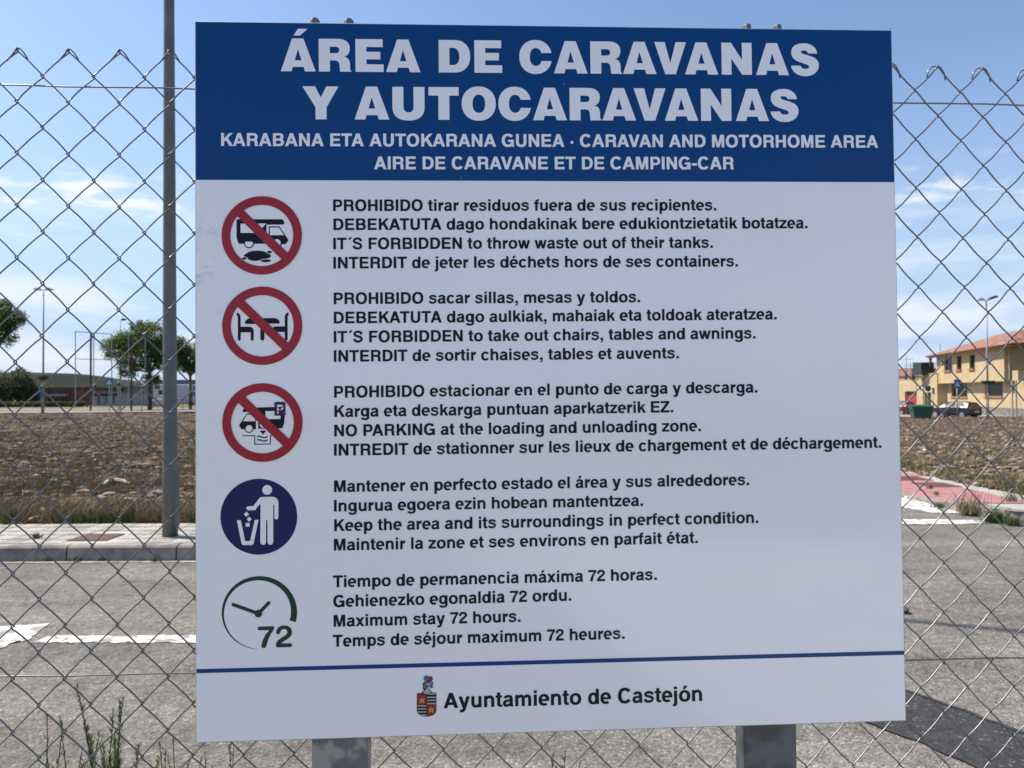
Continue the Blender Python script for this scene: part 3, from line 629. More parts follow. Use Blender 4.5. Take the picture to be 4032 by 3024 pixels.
GD = {
 'A': [[[(20,0),(178,0),(440,718),(277,718)]], [[(702,0),(544,0),(282,718),(447,718)]], Rc(190,150,535,272)],
 'B': [Rc(76,0,226,718), Rc(200,600,426,718), Rc(200,0,431,120), Rc(200,308,431,418), E_(426,521,212,197,145,118,-90,90), E_(430,206,239,206,150,120,-90,90)],
 'C': [E_(378,359,334,378,155,130,38,322)],
 'D': [Rc(76,0,226,718), Rc(200,592,360,718), Rc(200,0,360,126), E_(355,359,330,359,155,126,-90,90)],
 'E': [Rc(76,0,226,718), Rc(200,592,614,718), Rc(200,305,580,425), Rc(200,0,621,128)],
 'F': [Rc(76,0,226,718), Rc(200,592,587,718), Rc(200,295,540,415)],
 'G': [E_(390,359,346,378,155,130,38,325), Rc(405,275,713,390), Rc(600,0,713,300), E_(390,359,323,378,140,130,320,350)],
 'H': [Rc(71,0,221,718), Rc(501,0,651,718), Rc(200,300,520,428)], 'I': [Rc(64,0,214,718)],
 'K': [Rc(87,0,237,718), [[(237,215),(237,405),(520,718),(712,718)]], [[(325,360),(430,480),(722,0),(542,0)]]],
 'L': [Rc(76,0,226,718), Rc(200,0,583,128)],
 'M': [Rc(69,0,209,718), Rc(625,0,765,718), [[(120,718),(278,718),(417,200),(417,0),(348,0)]], [[(714,718),(556,718),(417,200),(417,0),(486,0)]]],
 'N': [Rc(69,0,214,718), Rc(509,0,654,718), [[(69,718),(222,718),(654,0),(500,0)]]],
 'O': [E_(389,359,345,378,155,130,0,360)],
 'P': [Rc(76,0,226,718), Rc(200,592,404,718), Rc(200,245,404,368), E_(400,481,227,237,145,125,-90,90)],
 'R': [Rc(76,0,226,718), Rc(200,592,434,718), Rc(200,290,440,405), E_(430,504,225,214,148,118,-90,90), E_(435,200,213,205,148,115,0,90), [[(500,205),(648,205),(652,60),(677,24),(677,0),(515,0),(500,80)]]],
 'S': ['S', 135, [(548,500),(520,590),(440,655),(335,670),(210,655),(130,600),(115,515),(150,445),(240,402),(360,368),(475,325),(543,262),(555,190),(512,110),(425,60),(330,49),(205,66),(128,125),(108,228)]],
 'T': [Rc(14,590,598,718), Rc(231,0,381,620)],
 'U': [Rc(72,240,222,718), Rc(501,240,651,718), E_(361.5,252,289.5,271,150,130,180,360)],
 'V': [[[(19,718),(182,718),(345,150),(325,0),(252,0)]], [[(648,718),(488,718),(325,150),(345,0),(418,0)]]],
 'Y': [[[(15,718),(190,718),(409,310),(409,250),(259,250),(259,290)]], [[(653,718),(482,718),(259,310),(259,250),(409,250),(409,290)]], Rc(259,0,409,260)],
 'Z': [Rc(40,590,576,718), Rc(25,0,586,128), [[(25,128),(220,128),(576,590),(385,590)]]],
 'a': [E_(275,380,215,166,140,108,0,172), Rc(350,90,490,390), [[(350,130),(490,130),(497,55),(527,22),(527,0),(372,0),(355,60)]], E_(203,155,174,169,142,105,88,275), [[(200,324),(200,226),(260,222),(355,245),(355,350)]], E_(205,160,200,174,120,108,270,345)],
 'b': [Rc(61,0,201,718), E_(334,266,244,280,145,112,0,360)], 'c': [E_(292,266,258,280,145,112,36,324)],
 'd': [Rc(411,0,551,718), E_(278,266,244,280,145,112,0,360)],
 'e': [E_(276,266,253,280,140,112,0,308), Rc(110,215,525,306)],
 'f': [Rc(87,0,227,600), E_(285,590,198,137,140,108,90,180), Rc(280,619,318,727), Rc(10,432,318,532)],
 'g': [Rc(413,-50,553,532), E_(284,276,244,270,145,112,0,360), E_(297,-40,256,177,140,110,190,360)],
 'h': [Rc(65,0,205,718), Rc(406,0,546,320), E_(326,320,220,226,140,118,0,150)],
 'i': [Rc(69,0,209,532), Rc(69,605,209,725)], 'j': [Rc(69,-80,209,532), Rc(69,605,209,725), E_(60,-70,149,144,140,108,270,360), Rc(3,-214,64,-106)],
 'k': [Rc(69,0,209,718), [[(209,150),(209,318),(378,532),(548,532)]], [[(262,300),(355,380),(562,0),(400,0)]]],
 'l': [Rc(69,0,209,718)],
 'm': [Rc(64,0,204,532), Rc(375,0,515,330), Rc(686,0,826,330), E_(330,325,185,221,140,118,0,155), E_(641,325,185,221,140,118,0,155)],
 'n': [Rc(65,0,205,532), Rc(406,0,546,320), E_(326,320,220,226,140,118,0,150)],
 'o': [E_(306,266,272,280,145,112,0,360)], 'p': [Rc(62,-207,202,532), E_(334,266,244,280,145,112,0,360)],
 'r': [Rc(64,0,204,532), E_(373,330,195,216,140,140,90,175)],
 's': ['S', 114, [(455,378),(435,440),(370,480),(275,489),(165,474),(105,425),(106,375),(155,325),(275,293),(385,262),(448,215),(455,150),(405,82),(315,46),(262,43),(150,57),(98,105),(86,165)]],
 't': [Rc(83,140,223,676), Rc(10,432,309,532), E_(255,135,172,141,140,108,180,270), Rc(250,-6,309,103)],
 'u': [Rc(66,200,206,532), Rc(405,0,545,532), E_(286,212,220,226,140,118,180,330)],
 'v': [[[(13,532),(163,532),(290,130),(275,0),(205,0)]], [[(543,532),(395,532),(270,130),(285,0),(355,0)]]],
 'w': [[[(10,532),(155,532),(250,130),(250,0),(160,0)]], [[(463,532),(315,532),(225,130),(225,0),(312,0)]], [[(315,532),(463,532),(555,130),(555,0),(468,0)]], [[(769,532),(625,532),(535,130),(535,0),(620,0)]]],
 'x': [[[(15,532),(180,532),(541,0),(373,0)]], [[(536,532),(375,532),(15,0),(175,0)]]],
 'y': [[[(10,532),(163,532),(300,130),(265,-20),(205,-5)]], [[(539,532),(392,532),(262,130),(225,-20),(345,-60)]], [[(205,0),(352,-40),(318,-130),(270,-190),(200,-214),(70,-214),(70,-100),(130,-100),(175,-92),(200,-60)]]],
 'z': [Rc(30,425,470,532), Rc(20,0,480,112), [[(20,112),(195,112),(470,425),(290,425)]]],
 '.': [Rc(64,0,214,146)], ',': [Rc(64,0,214,146), [[(150,5),(214,5),(214,-30),(190,-110),(140,-150),(64,-168),(64,-112),(110,-90),(140,-50)]]], '-': [Rc(27,215,306,345)], '·': [[el(139,253,81,81,0,345,23,2)]],
 '´': [[[(100,595),(205,595),(330,745),(168,745)]]],
 '7': [Rc(25,572,528,698), [[(528,580),(420,440),(340,260),(300,100),(290,0),(140,0),(155,120),(205,280),(280,420),(390,580)]]],
 '2': ['S', 132, [(92,455),(105,560),(170,628),(270,643),(378,620),(440,560),(442,480),(390,400),(290,320),(185,240),(120,150),(100,60)], Rc(26,0,511,128)]}
def stroke(pts, w_):
    Lh, Rh = [], []
    for i, q_ in enumerate(pts):
        a = Vector(pts[max(i-1, 0)]); c = Vector(pts[min(i+1, len(pts)-1)]); d = (c-a).normalized(); n_ = Vector((-d.y, d.x))*w_/2
        Lh.append((q_[0]+n_.x, q_[1]+n_.y)); Rh.append((q_[0]-n_.x, q_[1]-n_.y))
    return Lh + Rh[::-1]
def glyph(ch):                                     # list of (points, faces, layer)
    if ch in GC: return GC[ch]
    if ch in ACC:
        base = glyph(ACC[ch]); c = {'e': 276, 'a': 280, 'o': 306}[ACC[ch]]; r_ = base + [[(c-75, 595), (c+20, 595), (c+135, 752), (c-22, 752)]]
    else:
        d = GD[ch]; r_ = []
        if d[0] == 'S': r_ = strokeq(d[2], d[1]) + (d[3] if len(d) > 3 else [])
        else:
            for piece in d: r_ += piece
    GC[ch] = r_; return r_
def bb(g): v = [p for q in g for p in q]; return min(p[0] for p in v), min(p[1] for p in v), max(p[0] for p in v), max(p[1] for p in v)
def adv(ch): return AW[ACC.get(ch, ch)]
KERN = {('T','A'):-50, ('A','T'):-60, ('A','V'):-60, ('V','A'):-60, ('K','A'):-20, ('R','A'):-10, ('P','A'):-80, ('A','Y'):-80, ('L','T'):-60}
def text(s, p0, p1, m=INK, h=.0004, cap=None):
    (ua, v0), (ub, v1) = uv(*p0), uv(*p1)
    x = 0; pos = []
    for i, ch in enumerate(s):
        if i: x += KERN.get((s[i-1], ch), 0)
        pos.append(x); x += adv(ch)
    fb = bb(glyph(s[0]))[0]; lb = pos[-1] + bb(glyph(s[-1]))[2]; k = (ub-ua)/(lb-fb); ky = k
    b = MB(); bt = (v1-v0)/(ub-ua)
    for ch, px in zip(s, pos):
        if ch == ' ': continue
        for w_, (ox, oy) in enumerate(((-7, -4), (7, 4))):
            for n_, poly in enumerate(glyph(ch)): b.face([B(ua+(px+q_[0]+ox-fb)*k, v0 + bt*(px+q_[0]-fb)*k + (q_[1]+oy)*ky, h + (n_ + w_*24)*4e-6) for q_ in poly])
    o = b.build('lettering', m, board); return o
text('KARABANA ETA AUTOKARANA GUNEA · CARAVAN AND MOTORHOME AREA', (868.8, 572), (3454, 586), WHITE, .0006)
text('AIRE DE CARAVANE ET DE CAMPING-CAR', (1471, 665.5), (2886, 669.6), WHITE, .0006)
for s, a, c in (('PROHIBIDO tirar residuos fuera de sus recipientes.', (1310.2, 829.5), (2818.4, 831.1)),
    ('DEBEKATUTA dago hondakinak bere edukiontzietatik botatzea.', (1311.7, 904.6), (3177.5, 902.2)),
    ('IT´S FORBIDDEN to throw waste out of their tanks.', (1311.2, 980.2), (2804.9, 978.2)),
    ('INTERDIT de jeter les déchets hors de ses containers.', (1311.7, 1055.8), (2904, 1052)),
    ('PROHIBIDO sacar sillas, mesas y toldos.', (1313.7, 1196), (2519.5, 1191.9)),
    ('DEBEKATUTA dago aulkiak, mahaiak eta toldoak ateratzea.', (1314.2, 1272), (3057, 1260.8)),
    ('IT´S FORBIDDEN to take out chairs, tables and awnings.', (1314.2, 1347.7), (2974, 1335.7)),
    ('INTERDIT de sortir chaises, tables et auvents.', (1314.7, 1423.2), (2672.5, 1413.2)),
    ('PROHIBIDO estacionar en el punto de carga y descarga.', (1316.2, 1564.4), (2981.7, 1548.4)),
    ('Karga eta deskarga puntuan aparkatzerik EZ.', (1317.7, 1640.5), (2650.8, 1625.5)),
    ('NO PARKING at the loading and unloading zone.', (1317.2, 1716.6), (2759.8, 1699.8)),
    ('INTREDIT de stationner sur les lieux de chargement et de déchargement.', (1316.7, 1792.7), (3470.5, 1767)),
    ('Mantener en perfecto estado el área y sus alrededores.', (1317.2, 1935.9), (2950.2, 1912.5)),
    ('Ingurua egoera ezin hobean mantentzea.', (1317.2, 2012.5), (2532.5, 1993.3)),
    ('Keep the area and its surroundings in perfect condition.', (1318.2, 2089.5), (2986.6, 2061.6)),
    ('Maintenir la zone et ses environs en parfait état.', (1317.2, 2166.1), (2749, 2140.3)),
    ('Tiempo de permanencia máxima 72 horas.', (1314.2, 2310.5), (2587.7, 2284.8)),
    ('Gehienezko egonaldia 72 ordu.', (1315.6, 2388.5), (2251.4, 2365.5)),
    ('Maximum stay 72 hours.', (1317, 2465.8), (2052, 2448.2)),
    ('Temps de séjour maximum 72 heures.', (1314.2, 2544.5), (2461.6, 2516)),
    ('Ayuntamiento de Castejón', (1751, 2787.5), (2767.2, 2761.6))):
    text(s, a, c)

# ---- heavy title glyphs (cap height 100)
HV = {
 'A': [[(0,0),(33.9,100),(67.8,100),(104,0),(72.2,0),(68.4,13.5),(35.4,13.5),(32.2,0)], [(42,33.5),(61.7,33.5),(51.3,68.5)]],
 'R': [[(0,0),(0,100)] + el(57,72,36,28,90,0,10) + el(72,72,21,26,-10,-78,8) + el(72,22,21.3,23.8,78,0,8) + [(93.6,8),(94.6,4.2),(97.3,3),(97.3,0),(64,0)] + el(48,19,14,15,0,90,8) + [(33.3,34),(33.3,0)], [(33.3,56.3),(33.3,76)] + el(50.6,66.2,11,9.8,90,-90,10)],
 'E': [[(0,0),(0,100),(82,100),(82,76),(33,76),(33,61.5),(74.8,61.5),(74.8,38.3),(33,38.3),(33,23.2),(84.5,23.2),(84.5,0)]],
 'D': [[(0,0),(0,100)] + el(47,50,48.6,50,90,-90,24), [(32.4,23),(32.4,76)] + el(43,49.5,19.8,26.5,90,-90,18)],
 'C': [el(50,50,50,52.5,12.6,347.4,40,2.15) + el(51,50,18.8,27.7,-24,-336,30,2.2)],
 'O': [el(51.7,50,51.7,52.5,0,351,39,2.15), el(51.9,49.5,19.4,27.9,0,350,35,2.2)],
 'Y': [[(0,100),(37.5,100),(54.4,66.5),(71,100),(107.4,100),(71.6,36.5),(71.6,0),(38.8,0),(38.8,36.5)]],
 'U': [[(0,100)] + el(48.3,40,48.3,42.5,180,360,24,2.4) + [(96.6,100),(63.5,100)] + el(48.3,38,15.2,15.8,0,-180,14,2.2) + [(33.1,100)]],
 'T': [[(0,100),(90.9,100),(90.9,74),(62.5,74),(62.5,0),(29.4,0),(29.4,74),(0,74)]],
 'V': [[(0,100),(32.4,100),(49.2,34.5),(66.6,100),(99,100),(65.8,0),(33,0)]],
 'N': [[(0,0),(0,100),(30,100),(64.6,46),(64,100),(95,100),(95,0),(64.5,0),(30.5,51),(31,0)]],
 'S': [[((x-1757)/3.92, (491-y)/3.92) for x, y in ((2085,222),(2075,180),(2050,145),(2010,115),(1960,100),(1920,97),(1860,103),(1810,122),(1775,155),(1762,195),(1763,235),(1780,275),(1810,305),(1860,328),(1920,348),(1955,360),(1975,372),(1982,388),(1972,405),(1945,412),(1915,411),(1890,400),(1878,385),(1873,373),(1757,375),(1765,410),(1790,450),(1830,480),(1880,498),(1930,503),(1985,497),(2040,475),(2080,438),(2100,395),(2102,350),(2088,310),(2055,278),(2010,258),(1950,240),(1905,227),(1885,215),(1880,203),(1890,190),(1920,186),(1945,190),(1962,203),(1970,222))]],
 '´': [[(51.3,129.5),(80.5,129.5),(57.5,109),(38.3,109)]]}
def fill(loops):                              # 2d loops (outline + holes) -> verts, faces, through a filled flat curve
    cu = bpy.data.curves.new('outline', 'CURVE'); cu.dimensions = '2D'; cu.fill_mode = 'BOTH'
    for lp_ in loops:
        sp_ = cu.splines.new('POLY'); sp_.points.add(len(lp_)-1)
        for i, p in enumerate(lp_): sp_.points[i].co = (p[0], p[1], 0, 1)
        sp_.use_cyclic_u = True
    o = bpy.data.objects.new('outline', cu); COL.objects.link(o); bpy.context.view_layer.update(); ev = o.evaluated_get(bpy.context.evaluated_depsgraph_get()); me = ev.to_mesh()
    v = [(p.co.x, p.co.y) for p in me.vertices]; f = [tuple(p.vertices) for p in me.polygons]; ev.to_mesh_clear(); bpy.data.objects.remove(o); return v, f
HG = {k: fill(v) for k, v in HV.items()}
def title(chars, xs, p0, p1, cap_px):
    (ua, v0), (ub, v1) = uv(*p0), uv(*p1); cap = uv(p0[0], p0[1]-cap_px)[1] - v0; k = cap/100; sl_ = (v1-v0)/(ub-ua)
    for ch, x in zip(chars, xs):
        b = MB()
        yb = p0[1] + (p1[1]-p0[1])*(x-p0[0])/(p1[0]-p0[0]); u = uv(x, yb)[0]
        for c in (('A', '´') if ch == 'Á' else (ch,)):
            v, f = HG[c]; b.add([B(u+q_[0]*k, v0+sl_*(u-ua+q_[0]*k)+q_[1]*k, .0006) for q_ in v], f)
        b.build('letter', WHITE, board)
title('ÁREADECARAVANAS', (1102.2,1251.9,1396.5,1516.6,1724.4,1864.9,2041.7,2177.9,2321.7,2449.9,2574.2,2694,2838.5,2973.6,3112), (1102.2,278.5), (3112,299.5), 129.5)
title('YAUTOCARAVANAS', (1188.4,1393.6,1542.7,1685.3,1815.5,1959.8,2096.1,2240.4,2369.2,2493.3,2614.7,2757.7,2894.7,3031.7), (1188.4,468), (3031.7,480), 130)

# ---- pictograms, drawn in enlarged-photo coordinates (x0, y0, scale) and laid on the board
class Pic:
    def __init__(s, x0, y0, sc): s.o = (x0, y0, sc); s.t = empty('pictogram', (0, 0, 0), None, None); s.t.location = B(*uv(x0+200, y0+200)); s.t.parent = board; s.t.matrix_parent_inverse = wm(board).inverted()
    def m(s, x, y): return uv(s.o[0]+x/s.o[2], s.o[1]+y/s.o[2])
    def poly(s, name, loops, m, h):
        v, f = fill([[s.m(*p) for p in l] for l in loops]); b = MB(); b.add([B(p[0], p[1], h) for p in v], f); me = b.mesh(name, m)
        o = bpy.data.objects.new(name, me); COL.objects.link(o); o.parent = s.t; o.matrix_parent_inverse = wm(s.t).inverted(); return o
def ring(cx_, cy_, rx, ry, n=72): return [(cx_+rx*math.cos(2*math.pi*i/n), cy_+ry*math.sin(2*math.pi*i/n)) for i in range(n)]
def rrect(x0, y0, x1, y1, r): return el(x1-r, y1-r, r, r, 0, 90, 4, 2) + el(x0+r, y1-r, r, r, 90, 180, 4, 2) + el(x0+r, y0+r, r, r, 180, 270, 4, 2) + el(x1-r, y0+r, r, r, 270, 360, 4, 2)
H1, H2, H3, H4, H5 = .0003, .0006, .0009, .0012, .0015
# 1: no dumping from a motorhome
p = Pic(780, 700, 3.8583)
p.poly('prohibition_ring', [ring(962, 867, 610, 595), ring(962.5, 868, 477.5, 465)], RED, H3)
p.poly('prohibition_bar', [[(690, 485), (1357, 1130), (1400, 1170), (1290, 1260), (1263, 1230), (587, 575), (560, 540), (650, 450)]], RED, H4)
p.poly('motorhome_symbol', [[(576, 640), (590, 620), (1275, 622), (1307, 672), (1302, 692), (1285, 703), (1032, 703), (1030, 993), (1000, 993), (612, 992), (578, 905)]], INK, H1)
p.poly('cab_symbol', [[(1068, 729), (1228, 729), (1368, 940), (1325, 1000), (1030, 1000), (1030, 870), (1068, 870)]], INK, H1)
p.poly('side_window', [[(640, 687), (1030, 687), (1030, 680), (900, 828), (640, 828)]], WHITE, H2)
p.poly('cab_window', [[(1085, 748), (1222, 748), (1300, 864), (1085, 864)]], WHITE, H2)
for cx_ in (768, 1192):
    p.poly('wheel_symbol', [ring(cx_, 985, 75, 77)], INK, H2); p.poly('wheel_disc', [ring(cx_, 988 if cx_ < 800 else 983, 58, 57)], WHITE, H2+.00012)
p.poly('wheel_arch', [[(700, 925), (840, 925), (840, 962), (700, 962)]], INK, H2+.0002)
p.poly('puddle_symbol', [ring(888, 1142, 150, 43)], INK, H2); p.poly('puddle_symbol', [ring(998, 1180, 103, 42)], INK, H2+.0001); p.poly('puddle_symbol', [ring(765, 1172, 70, 32)], INK, H2+.00015); p.poly('puddle_symbol', [ring(862, 1205, 115, 48)], INK, H2+.0002)
for e_ in ((1079, 1120, 37, 18), (697, 1217, 35, 17), (1025, 1253, 77, 20)): p.poly('drop_symbol', [ring(*e_, n=32)], INK, H2)
# 2: no chairs and tables
p = Pic(780, 1080, 4.3667)
p.poly('prohibition_ring', [ring(1102, 875, 689, 673), ring(1102, 875, 540, 527)], RED, H3)
p.poly('prohibition_bar', [[(793, 440), (1550, 1167), (1600, 1210), (1480, 1320), (1443, 1280), (680, 548), (640, 510), (740, 400)]], RED, H4)
p.poly('chair_symbol', [[(660, 648), (690, 655), (715, 680), (727, 710), (729, 890), (890, 890), (925, 903), (948, 935), (954, 975), (954, 1105), (945, 1125), (929, 1132), (912, 1125), (903, 1105), (903, 987), (731, 987), (731, 1105), (722, 1125), (705, 1132), (690, 1125), (682, 1105), (680, 712), (660, 697)]], INK, H1)
p.poly('chair_symbol', [[(1554, 645), (1554, 690), (1536, 712), (1537, 1100), (1530, 1122), (1512, 1130), (1496, 1122), (1488, 1100), (1488, 982), (1340, 982), (1320, 960), (1280, 912), (1300, 893), (1330, 886), (1488, 886), (1488, 710), (1497, 680), (1520, 655)]], INK, H1)
p.poly('table_symbol', [[(803, 842), (808, 800), (830, 768), (875, 747), (1310, 743), (1355, 753), (1385, 778), (1399, 812), (1399, 838), (1137, 838), (1137, 1100), (1127, 1122), (1104, 1131), (1082, 1122), (1070, 1102), (1070, 842)]], INK, H2)
# 3: no parking at the service point
p = Pic(780, 1460, 4.3667)
p.poly('prohibition_ring', [ring(1110, 879, 690, 676), ring(1110, 879, 539, 529)], RED, H3)
p.poly('prohibition_bar', [[(818, 438), (1562, 1158), (1610, 1200), (1500, 1315), (1460, 1275), (697, 540), (660, 500), (770, 400)]], RED, H4)
p.poly('motorhome_symbol', [[(765, 672), (795, 630), (1000, 620), (1330, 612), (1500, 612), (1484, 890), (1452, 977), (1037, 985), (1037, 820), (900, 697), (775, 697), (765, 685)]], INK, H1)
p.poly('cab_symbol', [[(838, 725), (1000, 725), (1000, 992), (752, 994), (710, 938), (712, 915)]], INK, H1)
p.poly('cab_window', [[(845, 742), (985, 742), (985, 855), (776, 857)]], WHITE, H2)
p.poly('side_window', [[(1162, 682), (1420, 682), (1420, 817), (1162, 822)]], WHITE, H2)
p.poly('gap', [[(1000, 830), (1037, 830), (1037, 995), (1000, 995)]], WHITE, H2)
p.poly('wheel_symbol', [ring(881, 982, 74, 73)], INK, H2); p.poly('wheel_disc', [ring(881, 981, 57, 58)], WHITE, H2+.00012)
p.poly('wheel_disc', [ring(1125, 915, 62, 55)], WHITE, H2)
p.poly('arrow_symbol', [[(1064, 1017), (1172, 1017), (1118, 1090)]], INK, H1)
def stroke(pts, w_):
    Lh, Rh = [], []
    for i, q_ in enumerate(pts):
        a = Vector(pts[max(i-1, 0)]); c = Vector(pts[min(i+1, len(pts)-1)]); d = (c-a).normalized(); n_ = Vector((-d.y, d.x))*w_/2; k = 1.0
        Lh.append((q_[0]+n_.x, q_[1]+n_.y)); Rh.append((q_[0]-n_.x, q_[1]-n_.y))
    return Lh + Rh[::-1]
p.poly('pit_symbol', [[(764, 1098), (985, 1096), (986, 1244), (1240, 1241), (1240, 1096), (1300, 1093), (1300, 1106), (1255, 1108), (1255, 1256), (970, 1260), (970, 1111), (764, 1113)]], INK, H1)
for y in (1127, 1186):
    w_ = [(1014+i*184/24, y+11*math.sin(i/24*2*math.pi*1.0+3.6)*1.0) for i in range(25)]; p.poly('water_symbol', [stroke(w_, 22)], INK, H1)
p.poly('parking_plate', [rrect(1316, 525, 1502, 762, 22)], NAVY, H3)
p.poly('parking_letter', [[(1364, 575), (1440, 575), (1466, 590), (1472, 620), (1462, 655), (1440, 668), (1392, 668), (1390, 718), (1378, 730), (1364, 718)], [(1395, 603), (1430, 605), (1440, 622), (1430, 640), (1395, 642)]], WHITE, H4)
p.poly('cross_stroke', [stroke([(1312, 560), (1515, 745)], 15)], RED, H5); p.poly('cross_stroke', [stroke([(1510, 558), (1312, 750)], 15)], RED, H5+.0002)
# 4: use the litter bin
p = Pic(780, 1840, 4.3667)
p.poly('disc', [ring(1052, 838, 660, 652)], NAVY, H1)
p.poly('person_symbol', [ring(1195, 377, 84, 83, 48)], WHITE, H2)
p.poly('person_symbol', [[(1105, 498), (1290, 495), (1335, 507), (1368, 535), (1386, 575), (1389, 620), (1388, 850), (1378, 875), (1355, 886), (1332, 878), (1320, 852), (1319, 640), (1310, 624), (1300, 640), (1300, 1275), (1290, 1302), (1268, 1318), (1235, 1318), (1212, 1302), (1203, 1275), (1202, 905), (1190, 890), (1178, 905), (1177, 1280), (1165, 1305), (1145, 1319), (1112, 1319), (1090, 1303), (1080, 1275), (1082, 640), (1070, 626), (1055, 635), (990, 724), (868, 726), (845, 712), (837, 692), (845, 668), (868, 657), (958, 655), (1050, 530), (1075, 507)]], WHITE, H2)
p.poly('bin_symbol', [[(676, 897), (743, 895), (820, 1257), (903, 1255), (985, 891), (1047, 890), (965, 1295), (950, 1315), (925, 1323), (795, 1324), (770, 1315), (757, 1293)]], WHITE, H2)
for q_ in ([(840, 750), (886, 793), (838, 838), (793, 794)], [(888, 834), (931, 878), (886, 922), (843, 877)], [(830, 943), (894, 943), (893, 1008), (828, 1008)]): p.poly('litter_symbol', [q_], WHITE, H2)
# 5: clock and 72
p = Pic(780, 2220, 4.3667)
ou, inn = [], []
for i in range(81):
    t = i/80; a = R(13 - 283*t + 0)              # from lower right, over the top, to the bottom
    a = R(14 - 0) - R(288-0)*t if False else R(15) - R(283)*t
    wd = 108*(1-t)**.95 + 2
    cxm, cym, rm_x, rm_y = 1067, 828, 647, 628
    ou.append((cxm+rm_x*math.cos(a), cym+rm_y*math.sin(a))); inn.append((cxm+(rm_x-wd)*math.cos(a), cym+(rm_y-wd)*math.sin(a)))
p.poly('dial_arc', [ou + inn[::-1]], GRN, H1)
p.poly('clock_hub', [ring(1048, 843, 65, 65, 40)], GRN, H2)
def capsule(a, c, w_):
    a, c = Vector(a), Vector(c); d = (c-a).normalized(); an = math.degrees(math.atan2(d.y, d.x)); r_ = w_/2
    return el(c.x, c.y, r_, r_, an-90, an+90, 8, 2) + el(a.x, a.y, r_, r_, an+90, an+270, 8, 2)
def cap2(a, c, w_):
    a, c = Vector(a), Vector(c); d = (c-a).normalized(); an = math.atan2(d.y, d.x); r_ = w_/2; o = []
    for i in range(9): t = an-math.pi/2+math.pi*i/8; o.append((c.x+r_*math.cos(t), c.y+r_*math.sin(t)))
    for i in range(9): t = an+math.pi/2+math.pi*i/8; o.append((a.x+r_*math.cos(t), a.y+r_*math.sin(t)))
    return o
p.poly('clock_hand', [cap2((1048, 843), (617, 687), 60)], GRN, H1+.0001); p.poly('clock_hand', [cap2((1048, 843), (1228, 658), 58)], GRN, H1+.0002)
p.poly('numeral', [[(1065, 1065), (1295, 1060), (1318, 1072), (1322, 1100), (1310, 1128), (1260, 1200), (1220, 1290), (1195, 1370), (1178, 1420), (1150, 1438), (1115, 1430), (1102, 1405), (1108, 1360), (1135, 1280), (1175, 1200), (1238, 1127), (1065, 1130), (1042, 1120), (1036, 1097), (1044, 1073)]], GRN, H1)
p.poly('numeral', [[(1354, 1170), (1362, 1125), (1390, 1082), (1435, 1055), (1495, 1046), (1555, 1056), (1602, 1088), (1628, 1140), (1626, 1195), (1600, 1240), (1550, 1282), (1480, 1325), (1440, 1356), (1605, 1353), (1626, 1365), (1632, 1387), (1624, 1410), (1602, 1420), (1385, 1426), (1358, 1415), (1349, 1385), (1358, 1345), (1385, 1305), (1430, 1270), (1490, 1232), (1535, 1198), (1549, 1165), (1540, 1132), (1515, 1112), (1485, 1110), (1450, 1122), (1430, 1150), (1418, 1185), (1395, 1200), (1365, 1193)]], GRN, H1)
for (x0, y0, x1, y1, w_) in ((1815, 697, 1810, 706, 1.6), (2217, 330, 2217, 336, 2.0), (1280, 2640, 1284, 2646, 2.0), (3455, 1395, 3459, 1397, 2.5), (2510, 845, 2513, 847, 2.0)):
    v, f = fill([[uv(*q_) for q_ in stroke([(x0, y0), ((x0+x1)/2, (y0+y1)/2), (x1, y1)], w_)]]); b = MB(); b.add([B(q_[0], q_[1], .0007) for q_ in v], f); b.build('scratch', SILV, board)
# ---- coat of arms
p = Pic(1600, 2640, 8.2944); p.t.name = 'coat_of_arms'
BLK = INK
def shield(d):
    x0, x1, yt = 378-d, 1005+d, 735-d
    return [(x0, yt), (x1, yt-18), (x1, 1290)] + [(691+(x1-691)*math.cos(R(a)), 1290+(200+d)*math.sin(R(a))) for a in range(10, 180, 10)] + [(x0, 1290)]
p.poly('shield_outline', [shield(6)], BLK, H1)
sh = shield(-12)
def clip(x0, y0, x1, y1):
    def inside(x, y):
        if y <= 1290: return True
        return ((x-691)/302)**2+((y-1290)/188)**2 <= 1
    lp_ = []
    for x, y in [(x0, y0), (x1, y0)]: lp_.append((x, y))
    n_ = 8
    for i in range(n_+1):
        y = y0+(y1-y0)*i/n_; lim = 302*math.sqrt(max(0, 1-max(0, (y-1290)/188)**2)); lp_.append((min(x1, 691+lim), y))
    for i in range(n_+1):
        y = y1+(y0-y1)*i/n_; lim = 302*math.sqrt(max(0, 1-max(0, (y-1290)/188)**2)); lp_.append((max(x0, 691-lim), y))
    return lp_[2:]
p.poly('red_quarter', [clip(392, 748, 684, 1098)], RED, H2); p.poly('red_quarter', [clip(704, 1108, 992, 1470)], RED, H2)
for y in (725, 835, 935, 1037): p.poly('silver_bar', [clip(706, y+4, 992, y+50)], SILV, H2)
for y in (1115, 1212, 1312, 1415): p.poly('silver_bar', [clip(394, y+4, 684, min(y+48, 1472))], SILV, H2)
for (dx, dy) in ((0, 0), (300, 308)):
    p.poly('castle_charge', [[(458+dx, 1050+dy), (480+dx, 985+dy), (465+dx, 935+dy), (470+dx, 890+dy), (500+dx, 905+dy), (520+dx, 930+dy), (528+dx, 850+dy), (550+dx, 845+dy), (562+dx, 930+dy), (590+dx, 905+dy), (615+dx, 890+dy), (618+dx, 935+dy), (605+dx, 980+dy), (628+dx, 1040+dy), (575+dx, 1045+dy), (545+dx, 1000+dy), (510+dx, 1045+dy)]], GOLD, H3)
